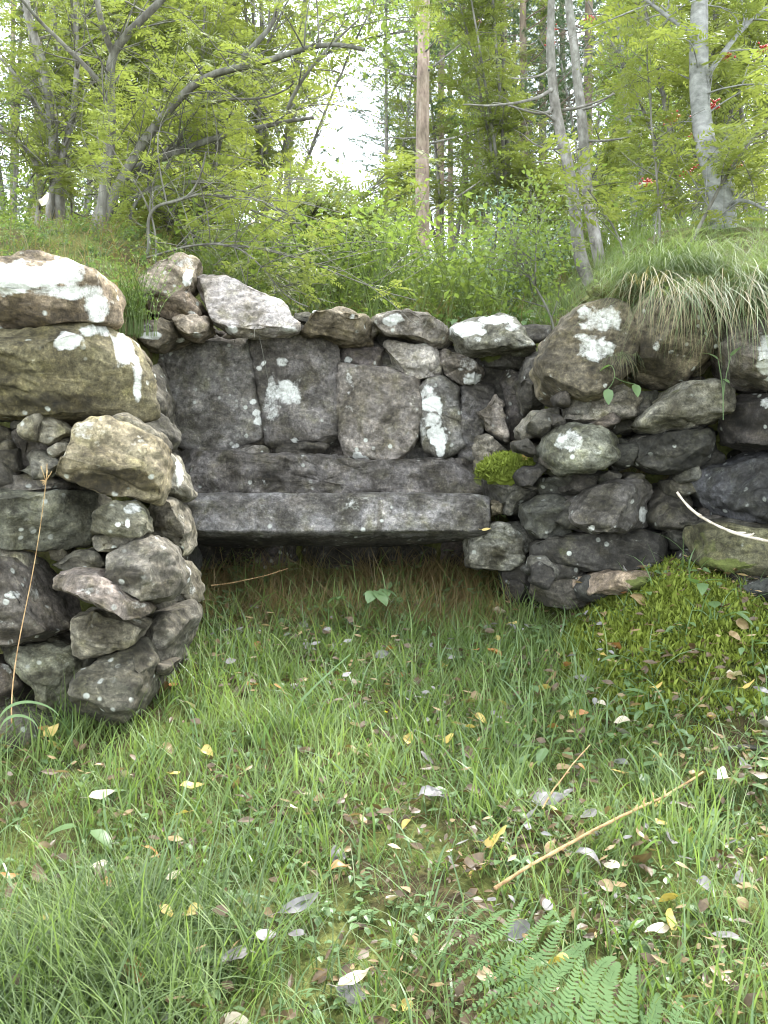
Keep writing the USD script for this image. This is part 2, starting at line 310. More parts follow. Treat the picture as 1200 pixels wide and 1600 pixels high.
# ------------------------------------------------------------------ stones
TINTS = {"grey": (0.20, 0.19, 0.165), "brown": (0.165, 0.145, 0.105), "pale": (0.37, 0.36, 0.33), "dark": (0.095, 0.09, 0.08), "purple": (0.185, 0.165, 0.155), "warm": (0.24, 0.21, 0.16),
         "slate": (0.135, 0.13, 0.122), "black": (0.058, 0.055, 0.05), "blue": (0.082, 0.084, 0.086), "green": (0.16, 0.16, 0.10)}

def stone(poly, d, T, seed, ef=0.4, ed=0.5, facets=16, rough=0.012, res=(132, 84), lean=0.0, under=0.0, yaw=0.0, sharp=0.7, grow=1.05, cuts=()):
    """poly: outline in photo pixels; d: distance of its front; T: its depth. lean tips the top away, under cuts the lower face back."""
    rng = np.random.default_rng(seed)
    dm = d + 0.45 * T
    pts = np.array([((u - 600) / F * dm, (800 - v) / F * dm) for u, v in poly])
    # area centroid
    x, y = pts.T; x2, y2 = np.roll(x, -1), np.roll(y, -1); cr = x * y2 - x2 * y
    c = np.array([((x + x2) * cr).sum(), ((y + y2) * cr).sum()]) / (3 * cr.sum())
    nt, nf = res
    th = np.linspace(0, 2 * np.pi, nt, endpoint=False)
    dirs = np.stack([np.cos(th), np.sin(th)], 1)
    a, b = pts - c, np.roll(pts, -1, 0) - c
    e = b - a
    den = dirs[:, None, 0] * e[None, :, 1] - dirs[:, None, 1] * e[None, :, 0]
    den = np.where(np.abs(den) < 1e-12, 1e-12, den)
    tt = (a[None, :, 0] * e[None, :, 1] - a[None, :, 1] * e[None, :, 0]) / den
    ss = (a[None, :, 0] * dirs[:, None, 1] - a[None, :, 1] * dirs[:, None, 0]) / den
    r = np.where((ss >= -1e-6) & (ss <= 1 + 1e-6) & (tt > 0), tt, 0).max(1)
    from scipy.ndimage import gaussian_filter1d
    r = gaussian_filter1d(r, sharp * nt / 104, mode="wrap") * grow
    size = math.sqrt(abs(cr.sum()) / 2)
    t0 = np.linspace(-np.pi / 2, np.pi / 2, 2000)
    A, B = np.abs(np.cos(t0)) ** ef, np.sign(np.sin(t0)) * np.abs(np.sin(t0)) ** ed
    s = np.r_[0, np.cumsum(np.hypot(np.diff(A) * size * 0.6, np.diff(B) * T * 0.5))]
    k = np.interp(np.linspace(0, s[-1], nf), s, t0)
    A, B = np.abs(np.cos(k)) ** ef, np.sign(np.sin(k)) * np.abs(np.sin(k)) ** ed
    A[0] = A[-1] = 0
    V = np.stack([A[:, None] * (r * np.cos(th))[None], np.repeat((B * T / 2)[:, None], nt, 1), A[:, None] * (r * np.sin(th))[None]], -1).reshape(-1, 3)
    H = np.ptp(pts[:, 1])
    V[:, 1] += lean * V[:, 2]
    if under:                                          # the front of the lower half recedes
        low = np.clip(-V[:, 2] / H + 0.1, 0, 1)
        V[:, 1] += under * low * np.clip(0.5 - V[:, 1] / T, 0, 1)
    off = rng.uniform(-50, 50, 3)
    wv = np.stack([fbm(V * (1.3 / size) + off + 11 * q, 2, seed % 97) for q in range(3)], -1) - 0.5
    V += wv * np.array([0.06, 0.26, 0.06]) * np.array([size, min(size, T * 1.3), size])
    for cxn, cyn, czn, fr in cuts:                     # the broad flat faces that this stone shows
        n = np.array([cxn, cyn, czn], float); n /= np.linalg.norm(n)
        pr = V @ n; cut = pr.max() - np.ptp(pr) * fr
        V -= np.clip(pr - cut, 0, None)[:, None] * n * 0.94
    for _ in range(facets):
        n = rng.normal(0, 1, 3) * [0.8, 1.0, 0.8]; n[1] = -abs(n[1]) * 0.9 - 0.05; n /= np.linalg.norm(n)
        pr = V @ n; lo, hi = pr.min(), pr.max()
        cut = hi - (hi - lo) * rng.uniform(0.03, 0.14)
        V -= np.clip(pr - cut, 0, None)[:, None] * n * 0.96
    if yaw:
        cs, sn = math.cos(yaw), math.sin(yaw); V[:, :2] = V[:, :2] @ np.array([[cs, sn], [-sn, cs]])
    ii, jj = np.meshgrid(np.arange(nf - 1), np.arange(nt), indexing="ij")
    q = np.stack([ii * nt + jj, ii * nt + (jj + 1) % nt, (ii + 1) * nt + (jj + 1) % nt, (ii + 1) * nt + jj], -1).reshape(-1, 4)
    f = np.vstack([q[:, [0, 1, 2]], q[:, [0, 2, 3]]])
    N = np.zeros_like(V); fn = np.cross(V[f[:, 1]] - V[f[:, 0]], V[f[:, 2]] - V[f[:, 0]])
    for kk in range(3): np.add.at(N, f[:, kk], fn)
    N /= np.linalg.norm(N, axis=1, keepdims=True) + 1e-12
    if (N * V).sum() < 0:
        f = f[:, ::-1]; N = -N
    bed = V @ np.array([[1, 0.15, 0.25], [-0.1, 1, 0.2], [-0.3, -0.2, 1.0]]) * [1, 1, 1.9] + off
    dsp = (fbm(bed * 9, 4, seed % 89) - 0.5) * 2.2 * rough + (fbm(V * 7 + off, 3, 3 + seed % 71) - 0.5) * 2.4 * rough
    dsp += (np.abs(2 * noise(bed * 8 + 3, seed % 43) - 1) - .4) * rough * 1.0 + (np.abs(2 * noise(bed * 19 + 13, seed % 37) - 1) - .4) * rough * .6
    dsp += (fbm(V * 26 + off, 3, 5 + seed % 61) - 0.5) * 1.1 * rough
    cr_ = 1 - np.abs(2 * noise(bed * 4.5 + 31, seed % 53) - 1)       # thin cracks
    dsp -= np.clip(cr_ - 0.95, 0, None) / 0.05 * rough * 0.55 * sst(.45, .6, fbm(V * 4 + off, 2, 1))
    V = V + N * dsp[:, None]
    V += [c[0], dm, c[1] + EYE]
    return V, f

def paint_of(V, blobs, dm):
    out = np.zeros((len(V), 3))
    u = 600 + V[:, 0] / V[:, 1] * F; v = 800 - (V[:, 2] - EYE) / V[:, 1] * F
    front = V[:, 1] < dm
    for ch, bu, bv, ru, rv, st in blobs:
        w = np.stack([V[:, 0], V[:, 1], V[:, 2]], 1)
        q = np.hypot((u - bu) / ru, (v - bv) / rv) + (fbm(w * 16, 3, 7) - .5) * 1.1 + (fbm(w * 50, 2, 9) - .5) * .6
        out[:, "lms".index(ch)] = np.maximum(out[:, "lms".index(ch)], st * sst(1.35, 0.55, q) * front)
    return out

SHADE = {}
def add_stone(wall, loc, name, poly, d, T, tint, seed, blobs=(), label=None, **kw):
    V, f = stone(poly, d, T, seed, **kw)
    rng = np.random.default_rng(seed + 1000)
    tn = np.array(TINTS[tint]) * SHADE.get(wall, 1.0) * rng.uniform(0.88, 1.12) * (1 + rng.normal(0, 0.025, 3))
    return part(wall, name, (V - loc, f), "stone", True, label=label, paint=paint_of(V, blobs, d + 0.6 * T), tint=tn)

SM = (60, 40)
# --- the near wall at the left, with the end that the seat leans into
WL = np.array([-1.2, 3.4, 0.85])
wall_a = thing("dry_stone_wall", "rough dry stone wall of big brown boulders with white lichen, its end butting the stone seat", "stone wall", WL)
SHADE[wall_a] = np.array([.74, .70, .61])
LEFT = [
 ("capstone", [(-150,398),(-60,396),(0,402),(28,392),(60,394),(95,402),(165,432),(178,455),(178,500),(160,507),(130,505),(90,512),(40,520),(-60,524),(-150,520)], 3.05, .5, "warm", 11,
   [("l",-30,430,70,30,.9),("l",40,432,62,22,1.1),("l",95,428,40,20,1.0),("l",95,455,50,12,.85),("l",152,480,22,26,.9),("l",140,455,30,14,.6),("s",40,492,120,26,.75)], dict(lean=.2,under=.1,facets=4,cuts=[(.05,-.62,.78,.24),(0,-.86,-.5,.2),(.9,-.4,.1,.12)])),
 ("stone", [(-150,528),(-60,524),(0,524),(70,526),(108,512),(150,510),(190,525),(212,560),(226,615),(228,655),(218,664),(195,652),(150,640),(90,650),(0,648),(-150,650)], 3.08, .5, "brown", 12,
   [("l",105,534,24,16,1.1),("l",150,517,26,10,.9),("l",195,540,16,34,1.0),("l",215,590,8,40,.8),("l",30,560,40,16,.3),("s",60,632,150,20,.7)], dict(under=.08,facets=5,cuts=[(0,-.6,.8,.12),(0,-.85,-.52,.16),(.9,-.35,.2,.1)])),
 ("stone", [(188,522),(205,530),(224,560),(230,600),(222,640),(205,620),(190,560)], 3.3, .4, "brown", 13, [], dict(res=SM)),
 ("stone", [(108,672),(125,655),(160,651),(205,665),(247,690),(254,720),(250,770),(234,787),(190,774),(135,760),(86,737),(95,705)], 3.0, .45, "warm", 14,
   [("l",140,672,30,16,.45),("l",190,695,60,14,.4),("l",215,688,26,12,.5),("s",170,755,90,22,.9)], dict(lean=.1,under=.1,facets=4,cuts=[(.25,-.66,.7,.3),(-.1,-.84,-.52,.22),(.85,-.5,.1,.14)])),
 ("stone", [(200,650),(240,640),(266,655),(279,685),(262,704),(240,700),(205,680)], 3.55, .4, "slate", 15, [], dict(res=SM)),
 ("stone", [(150,648),(200,652),(250,680),(262,702),(245,700),(200,672)], 3.15, .3, "grey", 16, [("l",235,690,22,10,.5)], dict(res=SM)),
 ("stone", [(235,715),(268,710),(283,735),(298,774),(284,784),(240,782)], 3.35, .4, "grey", 17, [("l",280,742,7,30,1.0),("s",270,778,24,8,.8)], dict(res=SM)),
 ("stone", [(-150,660),(-40,660),(5,668),(35,690),(48,712),(25,738),(-40,752),(-150,750)], 3.15, .4, "grey", 18, [("l",5,700,12,12,.5)], {}),
 ("stone", [(20,660),(70,652),(112,660),(95,700),(80,742),(45,750),(30,735),(50,712)], 3.25, .35, "slate", 19, [], {}),
 ("stone", [(-150,752),(0,744),(70,738),(125,752),(170,768),(120,772),(0,770),(-150,772)], 3.2, .35, "slate", 20, [], dict(res=SM)),
 ("stone", [(-150,772),(-60,768),(0,762),(90,768),(160,768),(172,785),(156,815),(138,852),(60,858),(0,854),(-150,852)], 3.08, .42, "slate", 21, [("l",30,815,20,12,.35),("l",5,800,10,8,.5)], dict(ef=.4)),
 ("stone", [(148,838),(160,805),(182,784),(205,783),(228,804),(232,832),(200,840),(165,840)], 3.02, .35, "grey", 22, [("l",206,794,14,9,.75),("l",184,820,7,6,.8),("l",199,818,5,9,.8)], dict(ef=.6)),
 ("stone", [(140,850),(165,838),(230,834),(226,852),(190,862),(158,862)], 3.08, .3, "slate", 23, [("l",200,845,24,6,.3)], dict(res=SM)),
 ("stone", [(228,798),(255,782),(280,787),(292,815),(297,850),(284,872),(268,850),(240,832)], 3.3, .42, "purple", 24, [("l",285,815,9,26,.4),("s",250,825,14,14,.8)], dict(res=SM)),
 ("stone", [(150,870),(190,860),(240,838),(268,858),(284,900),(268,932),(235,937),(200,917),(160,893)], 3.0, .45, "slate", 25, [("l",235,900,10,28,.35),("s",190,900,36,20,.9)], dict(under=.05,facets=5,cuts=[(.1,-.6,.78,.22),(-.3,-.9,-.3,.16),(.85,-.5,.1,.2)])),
 ("stone", [(262,872),(290,878),(304,902),(312,938),(302,940),(284,925),(266,910)], 3.45, .4, "grey", 26, [("l",287,895,10,18,1.1),("l",300,920,6,16,.5)], dict(res=SM)),
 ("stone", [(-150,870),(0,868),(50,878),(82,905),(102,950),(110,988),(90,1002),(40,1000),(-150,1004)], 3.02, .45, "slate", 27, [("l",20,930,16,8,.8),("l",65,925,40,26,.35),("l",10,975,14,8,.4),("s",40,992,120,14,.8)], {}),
 ("stone", [(88,897),(106,888),(128,890),(152,890),(185,912),(212,938),(239,950),(228,964),(200,962),(160,947),(118,935),(95,917)], 2.94, .35, "purple", 28, [("l",150,925,50,9,.45),("l",222,945,18,8,.5)], dict(ef=.6)),
 ("stone", [(105,985),(128,958),(160,948),(195,963),(228,978),(215,997),(182,1022),(140,1022),(115,1008)], 3.04, .35, "grey", 29, [("l",150,990,40,16,.3),("l",210,975,14,8,.4)], {}),
 ("stone", [(130,1050),(160,1026),(190,1016),(225,1000),(240,1035),(234,1085),(215,1118),(172,1124),(142,1110)], 3.0, .45, "dark", 30, [("l",182,1045,18,9,.35)], dict(facets=7)),
 ("stone", [(218,985),(250,955),(275,944),(300,944),(312,965),(296,985),(280,1030),(250,1086),(228,1095),(215,1050)], 3.3, .45, "slate", 31, [("l",300,950,8,16,.4)], dict(facets=6)),
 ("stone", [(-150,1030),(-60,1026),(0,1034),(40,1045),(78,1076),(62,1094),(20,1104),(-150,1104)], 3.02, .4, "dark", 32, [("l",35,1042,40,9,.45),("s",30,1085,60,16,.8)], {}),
 ("stone", [(10,1008),(70,1002),(120,1014),(140,1045),(130,1085),(112,1114),(84,1108),(74,1066),(50,1045)], 3.08, .4, "grey", 33, [("l",110,1035,26,26,.3)], {}),
 ("stone", [(120,1000),(150,990),(220,985),(230,1010),(160,1040),(130,1040)], 3.2, .3, "dark", 34, [], dict(res=SM)),
 ("stone", [(-150,1100),(-20,1098),(60,1096),(110,1112),(120,1150),(60,1170),(-150,1165)], 3.05, .4, "dark", 35, [], dict(res=SM)),
 ("stone", [(120,860),(160,855),(175,880),(160,895),(110,890),(85,880)], 3.15, .3, "dark", 36, [], dict(res=SM)),
 ("stone", [(215,700),(262,698),(276,715),(262,760),(225,770)], 3.6, .35, "dark", 37, [], dict(res=SM)),
]
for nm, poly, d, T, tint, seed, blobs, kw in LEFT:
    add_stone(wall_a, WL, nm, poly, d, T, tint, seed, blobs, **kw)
# the hidden inner end of the same wall
for s_, (poly, d) in enumerate([([(205,560),(240,570),(262,620),(266,700),(230,720),(190,650)], 3.9), ([(205,700),(270,700),(280,790),(215,790)], 3.95), ([(205,800),(278,795),(284,890),(220,890)], 3.95), ([(205,890),(280,885),(288,990),(220,990)], 3.9)]):
    add_stone(wall_a, WL, "stone", poly, d, .42, "dark", 60 + s_, [], res=SM)

# --- the back wall of the seat, stood up slabs under a row of capstones
WB = np.array([-0.15, 4.7, 1.1])
wall_b = thing("dry_stone_wall", "low back wall of upright dark slabs under a row of pale capstones, behind the stone seat", "stone wall", WB)
SHADE[wall_b] = np.array([.8, .76, .75])
BACK = [
 ("stone", [(222,442),(262,414),(298,402),(310,408),(302,450),(286,472),(240,468)], 4.2, .4, "warm", 101, [("l",294,432,9,16,1.0),("l",285,412,22,9,.55)], dict(facets=6)),
 ("stone", [(215,470),(250,460),(292,458),(322,485),(308,500),(275,505),(230,502)], 4.2, .4, "brown", 102, [("l",300,490,8,6,.7)], {}),
 ("stone", [(268,505),(292,496),(326,494),(334,514),(308,530),(286,518)], 4.14, .35, "warm", 103, [("l",308,524,10,5,.7)], dict(res=SM,ef=.4)),
 ("stone", [(200,520),(235,500),(275,505),(292,530),(252,548),(222,544)], 4.18, .35, "brown", 104, [("l",238,525,20,7,1.0),("l",282,532,8,6,.8),("l",230,512,8,6,.6)], dict(res=SM)),
 ("capstone", [(303,428),(318,421),(338,425),(400,455),(442,477),(468,515),(458,523),(420,526),(370,524),(336,503),(316,470)], 4.28, .32, "pale", 105, [("l",363,515,10,8,1.1),("l",425,470,18,10,.6),("l",450,515,24,8,.6)], dict(ef=.36,lean=.3,facets=3,cuts=[(.05,-.9,.4,.22),(.1,-.3,-.95,.06)])),
 ("capstone", [(470,502),(490,478),(520,481),(578,501),(590,522),(582,541),(540,543),(490,532),(472,520)], 4.32, .4, "brown", 106, [("l",489,482,9,8,1.1),("l",550,495,5,4,.7),("s",520,530,50,9,.5)], {}),
 ("capstone", [(581,500),(600,490),(640,492),(692,506),(706,522),(717,541),(680,541),(640,531),(600,521)], 4.34, .4, "grey", 107, [("l",613,499,16,9,1.1),("l",650,503,24,7,.4)], dict(lean=.3)),
 ("capstone", [(694,516),(740,500),(780,491),(812,503),(838,546),(800,552),(740,553),(718,545),(712,530)], 4.28, .42, "grey", 108, [("l",725,513,30,12,1.1),("l",775,498,26,9,1.0),("l",745,530,6,5,.8),("l",778,531,8,6,.6),("l",800,512,14,8,.6)], dict(lean=.3)),
 ("stone", [(598,535),(650,540),(690,545),(702,588),(660,592),(640,598),(624,592),(605,565)], 4.45, .25, "pale", 109, [("l",640,560,40,20,.2)], dict(ef=.4)),
 ("stone", [(678,545),(722,556),(750,570),(760,602),(722,606),(694,588)], 4.44, .3, "grey", 110, [("l",740,592,16,12,.9),("l",730,570,18,12,.6)], dict(ef=.4)),
 ("stone", [(524,540),(602,545),(608,582),(560,584),(524,572)], 4.5, .25, "dark", 111, [("l",545,562,7,5,.8)], dict(res=SM,ef=.35)),
 ("slab", [(246,545),(300,530),(345,512),(391,522),(398,600),(413,685),(362,706),(315,714),(280,692),(262,620)], 4.52, .22, "slate", 112, [("l",396,628,7,5,1.0),("l",400,645,6,5,.9),("l",404,659,8,6,1.0),("l",368,697,6,5,.9),("l",352,640,30,16,.3),("l",300,650,20,12,.2)], dict(ef=.2,ed=.32,rough=.008,grow=1.065,facets=2)),
 ("slab", [(222,575),(250,545),(270,600),(285,692),(268,668),(232,645)], 4.46, .25, "slate", 113, [("l",250,620,8,20,.3)], dict(ef=.24,ed=.35,facets=3,grow=1.08)),
 ("slab", [(393,530),(470,521),(527,545),(534,692),(500,700),(420,692),(408,620)], 4.5, .24, "slate", 114, [("l",412,567,6,5,1.0),("l",405,575,6,5,.9),("l",446,600,8,8,1.05),("l",440,565,14,10,.7),("l",450,610,22,26,.72),("l",425,625,14,44,.66),("l",460,688,8,4,.8),("l",464,628,6,5,.6)], dict(ef=.2,ed=.32,rough=.008,grow=1.065,facets=2)),
 ("slab", [(530,572),(560,580),(612,583),(652,597),(657,640),(647,715),(612,727),(576,737),(540,717),(531,640)], 4.47, .26, "purple", 115, [("l",558,712,7,6,1.05),("l",570,718,6,5,1.0),("l",545,600,10,20,.5),("l",545,640,10,14,.4),("l",640,640,16,30,.35),("l",600,690,40,8,.25)], dict(ef=.2,ed=.32,rough=.008,grow=1.065,facets=2)),
 ("slab", [(654,598),(690,592),(716,610),(722,700),(690,722),(660,702),(652,640)], 4.48, .25, "slate", 116, [("l",668,612,14,14,.9),("l",672,632,16,16,1.0),("l",675,655,16,14,1.0),("l",684,680,16,20,1.1),("l",688,703,9,16,1.0),("l",658,670,10,20,.5),("l",706,600,10,30,.2)], dict(ef=.2,ed=.32,rough=.008,grow=1.065,facets=2)),
 ("slab", [(718,606),(760,600),(782,612),(757,662),(742,722),(714,712)], 4.52, .22, "slate", 117, [], dict(ef=.24,ed=.35,facets=3,grow=1.08)),
 ("slab", [(738,640),(765,615),(786,630),(792,692),(760,672)], 4.46, .22, "grey", 118, [("l",775,660,14,30,.25)], dict(ef=.28,ed=.4,facets=4,grow=1.06)),
 ("slab", [(776,570),(832,572),(842,640),(815,702),(790,692),(784,620)], 4.5, .25, "dark", 119, [("l",800,580,18,6,.4)], dict(ef=.4)),
 ("stone", [(733,682),(758,672),(790,700),(802,722),(770,747),(738,737)], 4.45, .25, "grey", 120, [("m",785,725,24,20,.9)], dict(res=SM)),
 ("stone", [(415,694),(470,692),(525,700),(522,716),(470,716),(420,710)], 4.44, .2, "dark", 121, [("s",490,705,30,10,.8)], dict(res=SM)),
 ("stone", [(335,712),(375,700),(420,697),(425,716),(380,725),(340,724)], 4.44, .2, "slate", 122, [], dict(res=SM)),
 ("stone", [(640,722),(690,716),(740,720),(742,738),(690,738),(640,732)], 4.44, .2, "slate", 123, [], dict(res=SM)),
 ("base_slab", [(280,712),(340,702),(430,706),(525,712),(570,726),(640,716),(745,722),(768,775),(740,788),(530,790),(420,790),(290,790)], 4.37, .3, "slate", 124, [("l",400,755,40,8,.3),("l",710,740,24,14,.4),("m",755,735,18,26,.8),("s",430,745,70,14,.6),("s",600,760,60,8,.5)], dict(ef=.2,ed=.3,rough=.016,facets=3,grow=1.03,res=(260,90))),
 ("stone", [(720,545),(790,550),(840,548),(842,580),(780,582),(755,575)], 4.5, .25, "dark", 126, [("m",760,556,26,9,.9),("l",775,570,10,4,.4)], dict(res=SM)),
 ("backing_slab", [(235,560),(300,525),(540,520),(560,735),(250,735)], 4.60, .2, "dark", 128, [], dict(ef=.15,ed=.3,facets=0,grow=1.0)),
 ("backing_slab", [(535,530),(700,545),(845,555),(850,745),(545,745)], 4.60, .2, "dark", 129, [], dict(ef=.15,ed=.3,facets=0,grow=1.0)),
 ("stone", [(500,500),(560,510),(700,545),(830,548),(830,600),(600,600),(420,560)], 4.66, .2, "dark", 127, [], dict(res=SM)),
]
for nm, poly, d, T, tint, seed, blobs, kw in BACK:
    add_stone(wall_b, WB, nm, poly, d, T, tint, seed, blobs, **kw)
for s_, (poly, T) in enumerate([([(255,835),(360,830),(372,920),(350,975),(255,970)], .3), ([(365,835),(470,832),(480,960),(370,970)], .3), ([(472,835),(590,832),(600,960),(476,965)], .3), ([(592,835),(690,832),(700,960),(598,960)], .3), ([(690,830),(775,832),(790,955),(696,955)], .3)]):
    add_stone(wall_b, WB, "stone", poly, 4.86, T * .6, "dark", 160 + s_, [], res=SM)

# --- the seat
seat_loc = np.array([-0.2, 4.2, 1.42])
def seat_mesh():
    prof = [(4.12, 788), (4.105, 829), (4.30, 851), (4.62, 858), (4.64, 772), (4.17, 771)]
    us = np.linspace(282, 766, 150)
    ring = []
    for k in range(len(prof)):
        (d0, v0), (d1, v1) = prof[k], prof[(k + 1) % len(prof)]
        for t in np.linspace(0, 1, 16 if k in (0, 2) else 8, endpoint=False):
            ring.append((d0 + (d1 - d0) * t, v0 + (v1 - v0) * t))
    ring = np.array(ring); n = len(ring)
    V = []
    for q, u in enumerate(us):
        e = min(q, len(us) - 1 - q) / 8.0
        sh = 1 - 0.12 * max(0, 1 - e) ** 2
        x = (u - 600) / F * 4.15
        dd = ring[:, 0]; zz = EYE + (800 - ring[:, 1]) / F * np.minimum(ring[:, 0], 4.2)
        tap = 0.018 * sst(560, 766, u)                       # the seat is thinner at its right end
        zz = zz + tap * sst(1.42, 1.36, zz) - 0.002
        cy, cz = dd.mean(), zz.mean()
        V.append(np.stack([np.full(n, x), cy + (dd - cy) * sh, cz + (zz - cz) * sh], 1))
    V = np.array(V)
    i, j = np.meshgrid(np.arange(len(us) - 1), np.arange(n), indexing="ij")
    q = np.stack([i * n + j, i * n + (j + 1) % n, (i + 1) * n + (j + 1) % n, (i + 1) * n + j], -1).reshape(-1, 4)
    f = np.vstack([q[:, [0, 1, 2]], q[:, [0, 2, 3]]])
    V = V.reshape(-1, 3)
    a, b = len(V), len(V) + 1
    V = np.vstack([V, V[:n].mean(0), V[-n:].mean(0)])
    k = np.arange(n)
    f = np.vstack([f, np.stack([np.full(n, a), (k + 1) % n, k], 1), np.stack([np.full(n, b), a - n + k, a - n + (k + 1) % n], 1)])
    m = trimesh.Trimesh(V, f, process=False)
    if m.volume < 0: f = f[:, ::-1]; m = trimesh.Trimesh(V, f, process=False)
    N = m.vertex_normals
    d = (fbm(V * [5, 9, 22], 4, 4) - .5) * .022 + (fbm(V * 26, 3, 9) - .5) * .012 + (fbm(V * 3 + 4, 2, 2) - .5) * 0.03
    return V + N * d[:, None], f
V, f = seat_mesh()
seat = thing("stone_bench", "long flat grey stone slab seat with a shadowed gap beneath, set between the walls", "stone bench", seat_loc)
part(seat, "seat", (V - seat_loc, f), "stone", True, paint=paint_of(V, [("l", 560, 785, 40, 14, .35), ("l", 700, 800, 50, 10, .15), ("s", 430, 808, 60, 10, .3), ("s", 530, 850, 330, 12, 1.1)], 4.6), tint=(0.13, 0.122, 0.118))  # the long last blob paints the underside's shade into the colour
add_stone(seat, seat_loc, "support_stone", [(728,836),(770,818),(815,814),(834,850),(830,882),(780,890),(732,886)], 4.12, .45, "grey", 201, [("l",800,828,20,9,.4),("l",822,850,8,20,.5),("s",760,865,30,18,.7)], ef=.4)
add_stone(seat, seat_loc, "support_stone", [(252,838),(290,834),(306,868),(306,960),(262,965)], 4.3, .3, "dark", 202, [], res=SM)

